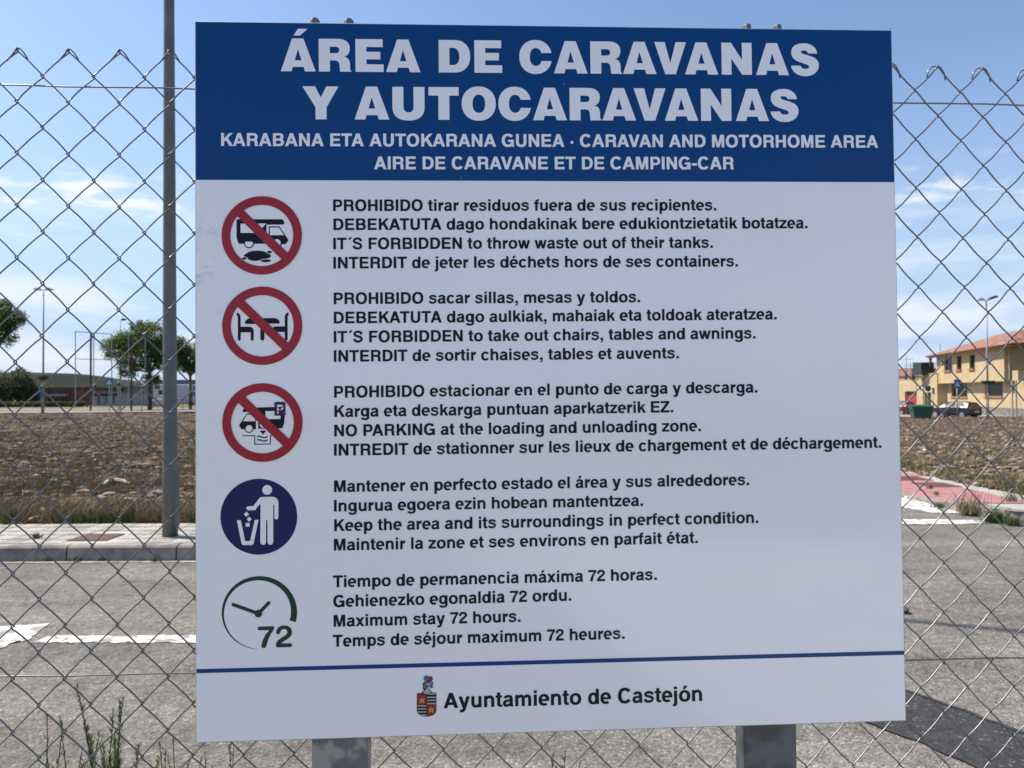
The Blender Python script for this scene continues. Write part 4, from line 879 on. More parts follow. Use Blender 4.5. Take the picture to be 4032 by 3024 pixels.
p.poly('helmet_outline', [[(528, 735), (535, 695), (575, 655), (620, 625), (560, 585), (558, 545), (565, 450), (558, 415), (580, 385), (630, 355), (700, 360), (765, 372), (805, 420), (808, 480), (785, 560), (785, 610), (835, 655), (870, 690), (880, 725), (800, 760), (720, 780), (640, 800), (580, 775)]], BLK, H2)
p.poly('helmet', [[(560, 712), (590, 672), (640, 640), (690, 560), (745, 490), (690, 430), (668, 385), (720, 372), (775, 400), (796, 440), (795, 480), (772, 560), (772, 615), (825, 665), (855, 700), (800, 715), (760, 735), (700, 745), (640, 765), (600, 720)]], SILV, H3)
for k in range(3): p.poly('visor_bar', [stroke([(585+k*32, 470-k*3), (578+k*32, 500), (590+k*32, 545)], 12)], SILV, H3)
p.poly('visor_bar', [stroke([(580, 415), (700, 475)], 12)], SILV, H3); p.poly('visor_bar', [stroke([(620, 385), (700, 455)], 12)], SILV, H3); p.poly('visor_bar', [stroke([(590, 570), (690, 520)], 12)], SILV, H3)
p.poly('plume_outline', [ring(682, 245, 88, 95, 32)], BLK, H3); p.poly('plume', [ring(682, 245, 76, 83, 32)], LBLUE, H4)
p.poly('plume_outline', [ring(815, 260, 78, 82, 32)], BLK, H2+.0001); p.poly('plume', [ring(815, 260, 66, 70, 32)], RED, H3+.0001)
p.poly('plume_outline', [stroke([(690, 330), (720, 350), (800, 345), (870, 385), (860, 450), (830, 500), (850, 540), (890, 520)], 66)], BLK, H2+.0002); p.poly('plume', [stroke([(770, 350), (820, 355), (866, 395), (855, 450), (832, 500), (850, 535), (880, 520)], 44)], LBLUE, H3+.0002)

# ================================================================== NEAR LAMP POST
def seg_mat(a): return a
pb = on_z(670, 2112, KZ); D = pb.y
lamp = empty('lamp_post', pb, 'thick tapered grey steel lamp post on the pale pavement, nearest the board', 'street lamp')
topx = at(660, 0, D); hh = 9.6; dx = (topx.x-pb.x)/(topx.z-pb.z)*0+(-.028)
b = MB(); n_ = 24; r0, r1 = .071, .030
b.tube([(dx*t, 0, hh*t) for t in [i/16 for i in range(17)]], [r0 + (r1-r0)*min(1, (i/16)*1.0) for i in range(17)], n_); local('pole', b, LAMPP, lamp, smooth=True)
b = MB(); b.tube([(0, 0, 0), (0, 0, .012)], .075, 20); local('base_collar', b, LAMPP, lamp)
b = MB(); b.tube([(dx, 0, hh), (.5, .1, hh+.25), (1.3, .3, hh+.35)], .028, 10); local('arm', b, LAMPP, lamp, smooth=True)
b = MB(); b.box(1.2, .16, hh+.29, 1.8, .48, hh+.42); local('lamp_head', b, LAMPG, lamp, bevel=.03)
b = MB(); b.box(.05, -.04, .10, .0765, .04, .575); local('access_door', b, LAMPP, lamp)

# ================================================================== FAR THINGS
def pole_lamp(px, pyb, Y, pyt, heads, label, r=.09, zb=None):
    base = at(px, pyb, Y); zb = gz(base.x, Y) if zb is None else zb; base.z = zb; h_ = at(px, pyt, Y).z - zb
    t = empty('street_lamp', base, label, 'street lamp', 'far street lamps')
    b = MB(); b.tube([(0, 0, 0), (0, 0, h_)], [r, r*.5], 12); local('pole', b, LAMPG, t, smooth=True)
    for (dx, tilt, m_) in heads:
        s = 1 if dx > 0 else -1; c = abs(dx)
        b = MB(); b.tube([(0, 0, h_-.05), (s*.25, 0, h_+.02)], .03, 8); local('arm', b, LAMPG, t)
        b = MB()
        pr = [(.15, 0), (c*.45, .13), (c*.9, .16), (c+.15, .05), (c+.1, -.02), (.25, -.06)]
        b.prism([(s*x, -.17, h_+.02+z+tilt*x) for x, z in pr], None, (0, .34, 0)); local('lamp_head', b, m_, t, bevel=.02)
    return t
LH = mat('lamp_head_light', (.55, .57, .58), .3, metal=.1)
l1 = pole_lamp(170, 1628, 61, 1142, [(-.62, 0, LH), (.62, 0, LH)], 'tall double headed street lamp with a dark bird nest on its pole')
l2 = pole_lamp(473, 1612, 76, 1262, [(.42, .1, DARKG)], 'single headed street lamp rising beside the round green tree')
l3 = pole_lamp(3890, 1643, 58, 1182, [(-.62, -.02, LH), (.72, .25, DARKG)], 'double headed street lamp in front of the yellow house', r=.09, zb=-.72)
# nest on the first lamp
b = MB(); c = at(170, 1488, 61)
for _ in range(260):
    a = random.random()*6.28; rr = random.uniform(.1, .5); zc = random.gauss(0, .09); p = Vector((c.x+.04+rr*math.cos(a), 61+rr*.6*math.sin(a), c.z+zc)); d = Vector((-math.sin(a)+random.uniform(-.6, .6), math.cos(a), random.uniform(-.3, .3)))*random.uniform(.08, .22)
    b.tube([p-d, p+d], .012, 3)
tag(b.build('nest', BARK), 'dark twiggy nest wrapped round the double headed street lamp', 'nest')

def sign(px, pyb, Y, py0, py1, half_w, face, label, cat='road sign', rz=0, zb=None, back=False):
    base = at(px, pyb, Y); zb = gz(base.x, Y) if zb is None else zb; base.z = zb
    zt = at(px, py0, Y).z - zb; zl = at(px, py1, Y).z - zb
    t = empty('road_sign', base, label, cat, 'far road signs', rz)
    b = MB(); b.tube([(0, .04, 0), (0, .04, zt-.05)], .035, 10); local('pole', b, LAMPG, t, smooth=True)
    zc = (zt+zl)/2
    if face == 'crossing':
        b = MB(); b.box(-half_w, -.012, zl, half_w, .012, zt); local('plate', b, SB, t, bevel=.008)
        b = MB(); k = half_w; b.face([(-k*.72, -.016, zc-k*.6), (k*.72, -.016, zc-k*.6), (0, -.016, zc+k*.78)]); local('triangle', b, SW, t)
        b = MB(); b.face([(-.06*k*2, -.02, zc-k*.45), (.02, -.02, zc-k*.1), (.08*k*2, -.02, zc-k*.45), (.09*k*2, -.02, zc+k*.05), (0, -.02, zc+k*.3), (-.09*k*2, -.02, zc+k*.0)]); local('walker_symbol', b, INK, t)
    elif face == 'round_back':
        b = MB(); ps = [(half_w*math.cos(i*math.pi/12), -.01, zc+half_w*math.sin(i*math.pi/12)) for i in range(24)]; b.prism(ps, None, (0, .02, 0)); local('plate', b, SGREY, t)
        b = MB(); b.box(-half_w*.7, -.03, zc-.05, half_w*.7, -.011, zc+.05); local('bracket', b, DARKG, t)
    elif face == 'round':
        b = MB(); ps = [(half_w*math.cos(i*math.pi/12), -.012, zc+half_w*math.sin(i*math.pi/12)) for i in range(24)]; b.prism(ps, None, (0, .02, 0)); local('plate', b, SR, t)
        b = MB(); k = half_w*.76; b.face([(k*math.cos(i*math.pi/12), -.016, zc+k*math.sin(i*math.pi/12)) for i in range(24)]); local('disc', b, SW, t)
    elif face == 'warning':
        k = half_w; b = MB(); b.prism([(-k, -.01, zl), (k, -.01, zl), (0, -.01, zt)], None, (0, .02, 0)); local('plate', b, SR, t)
        b = MB(); hh_ = zt-zl; b.face([(-k*.66, -.015, zl+hh_*.12), (k*.66, -.015, zl+hh_*.12), (0, -.015, zt-hh_*.22)]); local('face', b, SW, t)
    elif face == 'blank_back':
        b = MB(); b.box(-half_w, -.012, zl, half_w, .012, zt); local('plate', b, SGREY, t, bevel=.01)
    else:
        b = MB(); b.box(-half_w, -.012, zl, half_w, .012, zt); local('plate', b, SB, t, bevel=.01)
    return t
SB = mat('road_sign_blue', (.03, .12, .32), .4); SW = mat('road_sign_white', (.75, .76, .78), .4); SR = mat('road_sign_red', (.45, .03, .03), .4); SGREY = mat('sign_back_grey', (.10, .11, .12), .6, var=.2)
sign(430, 1618, 66, 1490, 1519, .30, 'crossing', 'blue pedestrian crossing sign near the round green tree', rz=.05)
sign(466, 1614, 62, 1499, 1530, .16, 'round_back', 'round traffic sign seen edge on, beside the crossing sign and thin lamp pole', rz=.9)
sign(557, 1618, 64, 1483, 1517, .40, 'warning', 'triangular red bordered warning sign in front of the round tree')
sign(619, 1600, 80, 1516, 1532, .28, 'blank_back', 'grey rectangular sign back between the tree trunk and the thick lamp post')
sign(720, 1612, 72, 1495, 1512, .14, 'blue', 'small dark blue sign right of the thick lamp post')
sign(163, 1612, 60.5, 1531, 1566, .09, 'blue', 'narrow blue sign fixed beside the double headed lamp', rz=.3)
sign(3771, 1646, 56, 1494, 1530, .24, 'crossing', 'blue pedestrian crossing sign in front of the black car', zb=-.78)
sign(3655, 1612, 66, 1514, 1545, .27, 'round_back', 'round grey sign back rising behind the green waste container', zb=-.7)
sign(3676, 1596, 72, 1527, 1552, .11, 'blue', 'small narrow blue sign right of the round sign back', zb=-.75)
sign(3893, 1640, 57.4, 1546, 1580, .30, 'round', 'round red bordered sign on a pole in front of the lower window', rz=.80, zb=-.7)
# green street name plate / planter on the right lamp
g0 = at(3892, 1506, 57.7); b = MB(); b.prism([(g0.x-.48, 57.5, g0.z+.14), (g0.x+.42, 57.5, g0.z+.14), (g0.x+.34, 57.5, g0.z-.12), (g0.x-.36, 57.5, g0.z-.12)], None, (0, .4, 0))
tag(b.build('flower_box', mat('dark_green', (.012, .04, .025), .6), bevel=.03), 'dark green box fixed on the lamp pole in front of the yellow house', 'flower box')

# billboard frame (rusty posts) and the grey sports frame behind it
bf = empty('billboard_frame', (at(358, 1600, 67).x, 67, gz(-37, 67)), 'empty rusty steel frame of a billboard standing before the trees', 'billboard frame')
def bar(parent, name, pa, pb2, Y, r, m, Y2=None):
    a = at(*pa, Y); c = at(*pb2, Y2 or Y); b = MB(); b.tube([a, c], r, 8); return b.build(name, m, parent)
bar(bf, 'post', (357, 1618), (358, 1308), 67, .085, RUST); bar(bf, 'post', (517, 1618), (519, 1318), 67, .085, RUST)
bar(bf, 'rail', (297, 1413), (575, 1420), 67, .03, DARKG)
gf = empty('goal_frame', (at(370, 1590, 74).x, 74, gz(-40, 74)), 'thin grey steel frame with tall posts behind the rusty posts', 'steel frame')
for px in (297, 369, 440, 506, 572): bar(gf, 'post', (px, 1600), (px, 1306+ (px-297)*.06), 74, .045, LAMPG)
bar(gf, 'rail', (295, 1305), (440, 1315), 74, .05, LAMPG)
# low white railings by the far road
rl = empty('railing', (at(740, 1605, 70).x, 70, .13), 'low white tube railing beside the far road', 'railing')
for px in (700, 712, 728, 745, 760, 776): bar(rl, 'post', (px, 1612), (px+3, 1597), 70, .02, LH)

# ---- trees
def tree(px, pyb, Y, blobs, trunk_r, fork_py, label, leaf=LEAF, n=1500, ls=.17, group='trees beyond the brown field', zb=None, cat='tree', limbs=True):
    base = at(px, pyb, Y); base.z = (gz(base.x, Y) if zb is None else zb); t = empty('tree', base, label, cat, group)
    s = Y/F
    fk = at(px, fork_py, Y) - base; fk.y = 0
    b = MB(); b.tube([(0, 0, -.1), (fk.x*.3+.04, 0, fk.z*.5), (fk.x, 0, fk.z)], [trunk_r, trunk_r*.8, trunk_r*.7], 8)
    cen = []
    for (cx_, cy_, rx, ry) in blobs:
        c = at(cx_, cy_, Y) - base; cen.append((Vector((c.x, random.uniform(-.4, .4)*rx*s, c.z)), rx*s, ry*s))
    if limbs:
        for c, rx, rz in cen: b.tube([fk-Vector((0, 0, .1)), fk.lerp(c, .5)+Vector((0, 0, -.1)), c], [trunk_r*.55, trunk_r*.35, trunk_r*.1], 6)
    local('trunk', b, BARK, t, smooth=True)
    b = MB(); tot = sum(c[1]*c[2] for c in cen)
    for c, rx, rz in cen:
        m_ = int(n*rx*rz/tot); clumps = []
        for _ in range(max(6, m_//28)):
            d = Vector((random.gauss(0, 1), random.gauss(0, 1), random.gauss(0, 1))).normalized()*random.uniform(.55, 1.02); clumps.append(Vector((c.x+d.x*rx, c.y+d.y*rx, c.z+d.z*rz)))
        for cp in clumps:
            cr = random.uniform(.12, .26)*(rx+rz)*.5+.1
            for _ in range(30):
                q_ = cp + Vector((random.gauss(0, 1)*cr*.6, random.gauss(0, 1)*cr*.6, random.gauss(0, 1)*cr*.5)); nrm = Vector((random.gauss(0, 1), random.gauss(0, 1), random.gauss(.5, 1))).normalized(); a1 = nrm.orthogonal().normalized(); a2 = nrm.cross(a1); w_ = ls*random.uniform(.6, 1.2)
                b.add([q_-a1*w_*.5, q_+a2*w_*.3, q_+a1*w_*.5, q_-a2*w_*.3], [(0, 1, 2, 3)])
    local('crown', b, leaf, t); return t
tree(590, 1614, 76, [(520, 1345, 66, 52), (600, 1325, 70, 56), (465, 1372, 52, 46), (565, 1400, 75, 52), (640, 1380, 55, 62), (500, 1445, 40, 40), (632, 1430, 34, 26), (545, 1292, 30, 26), (598, 1490, 34, 22)], .24, 1462, 'broad round green tree with a pale trunk, left of the thick lamp post', n=21000, ls=.21)
tree(749, 1612, 78, [(700, 1370, 42, 52), (745, 1410, 52, 50), (800, 1395, 45, 60), (725, 1445, 30, 22), (770, 1450, 30, 20)], .19, 1478, 'green tree showing between the thick lamp post and the board', n=12000, ls=.2)
tree(-40, 1600, 48, [(-30, 1265, 80, 68), (48, 1255, 40, 42), (20, 1320, 42, 40), (78, 1252, 20, 20), (8, 1205, 32, 26)], .22, 1400, 'leafy green tree cut off by the left edge of the view', n=8500, ls=.14)
tree(70, 1592, 112, [(30, 1530, 80, 62), (95, 1520, 52, 55), (-30, 1520, 50, 60), (128, 1550, 28, 40), (75, 1472, 30, 22)], .3, 1560, 'dark willowy tree clump standing before the low hill', leaf=LEAF2, n=16000, ls=.3, zb=.1)
def hedge(name, px0, px1, pyt, Y, h_, n, leaf, label, cat, ls=.3):
    a = at(px0, 1590, Y); c = at(px1, 1590, Y); zt = at(px0, pyt, Y).z; b = MB(); z0 = gz(a.x, Y)
    for _ in range(n):
        t = random.random(); x = a.x+(c.x-a.x)*t; top = z0+(zt-z0)*(.75+.35*noise.noise(Vector((x*.25, 3, 0)))); q_ = Vector((x, Y+random.uniform(-1.5, 1.5), z0+(top-z0)*random.random()**.7)); nrm = Vector((random.gauss(0, 1), random.gauss(0, 1), random.gauss(.4, 1))).normalized(); a1 = nrm.orthogonal().normalized(); a2 = nrm.cross(a1); w_ = ls*random.uniform(.5, 1.3)
        b.add([q_-a1*w_*.5, q_+a2*w_*.4, q_+a1*w_*.5, q_-a2*w_*.4], [(0, 1, 2, 3)])
    return tag(b.build(name, leaf), label, cat, kind='stuff')
hedge('woodland', 100, 640, 1508, 175, 0, 9000, LEAF2, 'dull green wood at the foot of the hill', 'woodland', .9)
hedge('hedge', -40, 330, 1578, 104, 0, 5000, LEAF2, 'low dark scrub hedge along the far verge', 'hedge', .35)

# ---- walls with real openings
def wall(P0, P1, z0, z1, ops, depth, m, name, parent, back=None):
    """vertical wall from P0 to P1 (xy), openings ops = [(s0,s1,za,zb)] in metres along the wall / world z; recess goes to the left of P0->P1"""
    d = (P1-P0); L_ = d.length; d = d/L_; n_ = Vector((-d.y, d.x, 0))*depth
    xs = sorted({0, L_, *[o[0] for o in ops], *[o[1] for o in ops]}); zs = sorted({z0, z1, *[o[2] for o in ops], *[o[3] for o in ops]})
    b = MB(); pt = lambda s, z, k=0: P0*1 + d*s + n_*k + Vector((0, 0, z))
    for i in range(len(xs)-1):
        for j in range(len(zs)-1):
            cx_, cz = (xs[i]+xs[i+1])/2, (zs[j]+zs[j+1])/2
            if any(o[0] < cx_ < o[1] and o[2] < cz < o[3] for o in ops): continue
            b.face([pt(xs[i], zs[j]), pt(xs[i+1], zs[j]), pt(xs[i+1], zs[j+1]), pt(xs[i], zs[j+1])])
    for (s0, s1, a, c) in ops:
        b.face([pt(s0, a), pt(s0, a, 1), pt(s0, c, 1), pt(s0, c)]); b.face([pt(s1, a), pt(s1, c), pt(s1, c, 1), pt(s1, a, 1)])
        b.face([pt(s0, c), pt(s0, c, 1), pt(s1, c, 1), pt(s1, c)]); b.face([pt(s0, a), pt(s1, a), pt(s1, a, 1), pt(s0, a, 1)])
    return b.build(name, m, parent), pt
def fit_s(px, P0, P1):                          # distance along the wall at which a photograph column crosses it
    d = (P1-P0).normalized(); n_ = Vector((-d.y, d.x, 0)); q_ = on_plane(px, 1500, Vector((P0.x, P0.y, 0)), n_); return (Vector((q_.x, q_.y, 0))-P0).dot(d)
def fit_z(px, py, P0, P1):
    d = (P1-P0).normalized(); n_ = Vector((-d.y, d.x, 0)); return on_plane(px, py, Vector((P0.x, P0.y, 0)), n_).z
def gxy(px, Y): p = at(px, 1540, Y); return Vector((p.x, p.y, 0))
YEL = mat('yellow_render', (.49, .385, .235), .9, spec=.2, var=.14, vscale=1.2, bump=.01, bscale=25)
YEL2 = mat('yellow_render_pale', (.49, .385, .26), .9, spec=.2, var=.14, vscale=1.2, bump=.01, bscale=25)
BRICKR = mat('terracotta_sill', (.38, .17, .09), .8, var=.2)
TERRA = mat('roof_tile', (.33, .18, .13), .9, col2=(.19, .10, .075), vscale=1.5, bump=.05, bscale=3)
GLASS = mat('window_glass', (.015, .017, .02), .2, spec=.35)
WFRAME = mat('brown_frame', (.05, .035, .025), .6)
BASES = mat('stone_plinth', (.22, .21, .20), .9, col2=(.13, .125, .12), vscale=2.2, bump=.03, bscale=4)
PIPE = mat('drainpipe', (.42, .37, .28), .6)
house = empty('yellow_house', (45, 74, -.7), 'two storey yellow house with a terracotta tiled roof behind the right field', 'house')
ZG = -.75
PL, PR = gxy(3689, 84), gxy(3955, 66)            # upper storey facade, far end to near end
zt_, zo = fit_z(3955, 1362, PL, PR), fit_z(3955, 1500, PL, PR)
ops = []; sills = []
for (xa, xb, ya, yb, ys) in ((3719, 3751, 1404, 1458, 1466), (3767, 3787, 1402, 1455, 1463), (3818, 3839, 1397, 1452, 1461)):
    sa, sb = fit_s(xa, PL, PR), fit_s(xb, PL, PR); xm = (xa+xb)/2; ops.append((sa, sb, fit_z(xm, yb, PL, PR), fit_z(xm, ya, PL, PR)))
_, pt = wall(PL, PR, zo, zt_, ops, .22, YEL, 'upper_wall', house)
for (s0, s1, a, c) in ops:
    b = MB(); b.face([pt(s0, a, .9), pt(s1, a, .9), pt(s1, c, .9), pt(s0, c, .9)]); fo_ = b.build('window', GLASS, house)
    d = (PR-PL).normalized(); n_ = Vector((-d.y, d.x, 0))
    b = MB()
    for ss in ((s0, s0+.07), (s1-.07, s1), ((s0+s1)/2-.03, (s0+s1)/2+.03)): b.prism([pt(ss[0], a, .7), pt(ss[1], a, .7), pt(ss[1], c, .7), pt(ss[0], c, .7)], None, n_*.03)
    b.prism([pt(s0, a, .68), pt(s1, a, .68), pt(s1, a+.07, .68), pt(s0, a+.07, .68)], None, n_*.03); b.prism([pt(s0, c-.07, .68), pt(s1, c-.07, .68), pt(s1, c, .68), pt(s0, c, .68)], None, n_*.03)
    b.build('frame', WFRAME, fo_)
    b = MB(); q0 = pt(s0-.08, a-.14, 0)-n_*.16; q1 = pt(s1+.08, a-.14, 0)-n_*.16; b.prism([q0, q1, q1+Vector((0, 0, .13)), q0+Vector((0, 0, .13))], None, n_*.3); b.build('sill', BRICKR, fo_)
# underside + return walls of the upper storey
dU = (PR-PL).normalized(); nU = Vector((-dU.y, dU.x, 0))
b = MB(); b.face([PL+Vector((0, 0, zo)), PR+Vector((0, 0, zo)), PR+nU*9+Vector((0, 0, zo)), PL+nU*9+Vector((0, 0, zo))])
b.face([PR+Vector((0, 0, zo)), PR+nU*9+Vector((0, 0, zo)), PR+nU*9+Vector((0, 0, zt_)), PR+Vector((0, 0, zt_))]); b.face([PL+Vector((0, 0, zo)), PL+Vector((0, 0, zt_)), PL+nU*9+Vector((0, 0, zt_)), PL+nU*9+Vector((0, 0, zo))])
b.build('return_wall', YEL, house)
# ground floor, set back 0.45 m, longer towards the near end
GL, GR = PL + nU*.85 - dU*.5, PR + nU*.85 + dU*2.2
gops = []
for (xa, xb, ya, yb) in ((3745, 3808, 1509, 1562), (3877, 3948, 1506, 1560)):
    sa, sb = fit_s(xa, GL, GR), fit_s(xb, GL, GR); gops.append((sa, sb, fit_z((xa+xb)/2, yb, GL, GR), zo-.02-.0))
gops = [(a, c, z, min(zo-.05, z+1.55)) for a, c, z, t in gops]
_, ptg = wall(GL, GR, ZG+.75, zo, gops, .25, YEL, 'lower_wall', house)
for (s0, s1, a, c) in gops:
    b = MB(); b.face([ptg(s0, a, .9), ptg(s1, a, .9), ptg(s1, c, .9), ptg(s0, c, .9)]); fo_ = b.build('window', GLASS, house)
    b = MB()
    for i in range(7): ss = s0+.05+(s1-s0-.1)*i/6; b.prism([ptg(ss-.02, a, .45), ptg(ss+.02, a, .45), ptg(ss+.02, c-.3, .45), ptg(ss-.02, c-.3, .45)], None, nU*.02)
    b.build('window_grille', DARKG, fo_)
    b = MB(); b.prism([ptg(s0, c-.3, .3), ptg(s1, c-.3, .3), ptg(s1, c, .3), ptg(s0, c, .3)], None, nU*.06); b.build('shutter_box', WFRAME, fo_)
    b = MB(); q0 = ptg(s0-.1, a-.13, 0)-nU*.14; q1 = ptg(s1+.1, a-.13, 0)-nU*.14; b.prism([q0, q1, q1+Vector((0, 0, .12)), q0+Vector((0, 0, .12))], None, nU*.3); b.build('sill', BRICKR, fo_)
b = MB(); b.prism([GL-nU*.04+Vector((0, 0, ZG-.3)), GR-nU*.04+Vector((0, 0, ZG-.3)), GR+nU*8+Vector((0, 0, ZG-.3)), GL+nU*8+Vector((0, 0, ZG-.3))], None, (0, 0, 1.02)); b.build('stone_plinth', BASES, house)
b = MB(); b.face([GR+Vector((0, 0, ZG+.7)), GR+nU*8+Vector((0, 0, ZG+.7)), GR+nU*8+Vector((0, 0, zo)), GR+Vector((0, 0, zo))]); b.build('near_wall', YEL, house)
# balcony at the near corner
BL, BR = PR + dU*1.75 - nU*.02, PR + dU*2.9 - nU*.02; zbt = fit_z(3998, 1459, BL, BR)
b = MB(); b.prism([BL+Vector((0, 0, zo)), BR+Vector((0, 0, zo)), BR+nU*6+Vector((0, 0, zo)), BL+nU*6+Vector((0, 0, zo))], None, (0, 0, zbt-zo)); b.build('balcony', YEL, house)
b = MB(); q0 = PR + nU*1.7 - dU*-.02; b.prism([q0+Vector((0, 0, zo+.9)), q0+nU*1.3+Vector((0, 0, zo+.9)), q0+nU*1.3+Vector((0, 0, zo+2.6)), q0+Vector((0, 0, zo+2.6))], None, dU*.03); b.build('balcony_window', GLASS, house)
# roof: long slope over the facade, hipped at the far end, running past the balcony
ov = .75; rz_ = zt_+.02
e0 = PL - dU*1.0 - nU*ov; e1 = PR + dU*3.2 - nU*ov; r0_ = PL + dU*3.5 + nU*5; r1_ = PR + dU*3.2 + nU*5; f0 = PL - dU*1.0 + nU*10.5; f1 = PR + dU*3.2 + nU*10.5; rh = 2.0
def V3(p, z): return Vector((p.x, p.y, z))
b = MB(); th = .16
E0, E1, R0, R1, F0, F1 = V3(e0, rz_), V3(e1, rz_), V3(r0_, rz_+rh), V3(r1_, rz_+rh), V3(f0, rz_), V3(f1, rz_)
nrow = 64
def tiled(b, A0, A1, B0, B1, n_):                 # corrugated slope: rounded rows of tiles running up the roof
    for i in range(n_):
        t0, t1 = i/n_, (i+1)/n_
        for k in range(4):
            s0, s1 = t0+(t1-t0)*k/4, t0+(t1-t0)*(k+1)/4; h0, h1 = .06*math.sin(k/4*math.pi)+.06*0, .06*math.sin((k+1)/4*math.pi)
            up = Vector((0, 0, 1)); b.face([A0.lerp(A1, s0)+up*h0, A0.lerp(A1, s1)+up*h1, B0.lerp(B1, s1)+up*h1, B0.lerp(B1, s0)+up*h0])
tiled(b, E0, E1, R0, R1, 70); tiled(b, F1, F0, R1, R0, 70); tiled(b, F0, E0, R0, R0, 40)
b.build('tiled_roof', TERRA, house)
b = MB(); b.prism([E0-Vector((0, 0, .14)), E1-Vector((0, 0, .14)), F1-Vector((0, 0, .14)), F0-Vector((0, 0, .14))], None, (0, 0, .13)); b.build('eaves', BRICKR, house)
b = MB(); b.tube([E0-nU*.08, E1-nU*.08], .07, 8); b.build('gutter', mat('copper_gutter', (.25, .11, .07), .6), house)
# near wing roof
W0 = PR + dU*4.2 - nU*1.0; b = MB(); c0, c1, c2, c3 = V3(W0, rz_-.05), V3(W0+nU*9, rz_-.05), V3(PR+dU*.4+nU*9, rz_+2.2), V3(PR+dU*.4+nU*2.8, rz_+2.2)
tiled(b, c0, c1, c3, c2, 40); tiled(b, V3(PR-dU*.5-nU*1.0, rz_-.05)+dU*2.2, c0, c3, c3, 12); b.build('wing_roof', mat('pale_roof_tile', (.42, .26, .17), .85, col2=(.28, .14, .09), vscale=2), house)
for (px, py0, py1, P_, ofs) in ((3985, 1506, 1630, GR-dU*.05, -.06), (4001, 1510, 1632, GR+dU*.6, -.06)):
    b = MB(); q0 = gxy(px, GR.y-.25); b.tube([V3(q0, ZG), V3(q0, zo)], .07, 8); b.build('drainpipe', PIPE, house)
q0 = gxy(3976, PR.y-.25); b = MB(); b.tube([V3(q0, zo+.1), V3(q0, zt_-.1)], .06, 8); b.build('drainpipe', PIPE, house)
b = MB(); q0 = GL + dU*1.0 - nU*.08; b.tube([V3(q0, ZG), V3(q0, zo)], .07, 8); b.build('drainpipe', PIPE, house)
# chimney pipe behind
# annex of the house with its niche, and the garage block
def block(name, pl, Yl, pr_, Yr, pytop, label, cat, ops_px, m, deep=6):
    P0, P1 = gxy(pl, Yl), gxy(pr_, Yr); d = (P1-P0).normalized(); n_ = Vector((-d.y, d.x, 0)); zt2 = fit_z((pl+pr_)/2, pytop, P0, P1)
    t = empty(name, V3(P0.lerp(P1, .5), ZG), label, cat); ops_ = []
    for (xa, xb, ya, yb) in ops_px: ops_.append((fit_s(xa, P0, P1), fit_s(xb, P0, P1), max(ZG-.2, fit_z(xa, yb, P0, P1)), fit_z(xa, ya, P0, P1)))
    _, pf = wall(P0, P1, ZG-.4, zt2, ops_, .35, m, 'front_wall', t)
    b = MB(); up = Vector((0, 0, 1)); b.face([P0+up*zt2, P1+up*zt2, P1+n_*deep+up*zt2, P0+n_*deep+up*zt2]); b.face([P1+up*(ZG-.4), P1+n_*deep+up*(ZG-.4), P1+n_*deep+up*zt2, P1+up*zt2]); b.face([P0+up*(ZG-.4), P0+up*zt2, P0+n_*deep+up*zt2, P0+n_*deep+up*(ZG-.4)])
    b.build('body', m, t)
    b = MB(); b.prism([P0-n_*.06+up*(zt2), P1-n_*.06+up*(zt2), P1+n_*.2+up*(zt2), P0+n_*.2+up*(zt2)], None, (0, 0, .1)); b.build('coping', PIPE, t)
    return t, pf, ops_, P0, P1, n_, zt2
t, pf, o_, P0, P1, n_, za_ = block('annex', 3632, 88, 3690, 83.5, 1474, 'yellow annex with a dark niche joined to the yellow house', 'building', [(3640, 3665, 1545, 1628)], YEL)
for (s0, s1, a, c) in o_:
    b = MB(); b.face([pf(s0, a, .95), pf(s1, a, .95), pf(s1, c, .95), pf(s0, c, .95)]); b.build('door', WFRAME, t)
REDD = mat('red_door', (.36, .035, .035), .6, var=.2)
t, pf, o_, P0, P1, n_, zb2 = block('garage', 3500, 100, 3634, 87.5, 1494, 'low yellow garage with a red door behind the maroon car', 'garage', [(3562, 3609, 1541, 1630)], YEL2)
for (s0, s1, a, c) in o_:
    b = MB(); b.face([pf(s0, a, .9), pf(s1, a, .9), pf(s1, c-.5, .9), pf(s0, c-.5, .9)]); b.build('door', REDD, t)
    b = MB(); b.face([pf(s0, c-.5, .85), pf(s1, c-.5, .85), pf(s1, c, .85), pf(s0, c, .85)]); b.build('lintel_panel', DARKG, t)
# dark louvred box on the annex roof
q0 = at(3628, 1472, 86); q1 = at(3686, 1426, 86); lb = empty('roof_unit', (q0.x, 86, q0.z), 'dark louvred box on the flat roof of the annex', 'roof unit')
b = MB(); b.box(q0.x, 86, q0.z-.1, q1.x, 88, q0.z+.55); b.build('base', DARKG, lb); b = MB(); b.box(q0.x+.1, 86.3, q0.z+.55, q1.x-.1, 88, q1.z); b.build('body', mat('slate', (.03, .035, .045), .5), lb)
for i in range(4): z = q0.z+.62+i*.19; b = MB(); b.box(q0.x-.02, 86.1-.02*i, z, q1.x+.02, 86.28, z+.06); b.build('louvre', mat('louvre_grey', (.10, .115, .13), .5), lb)
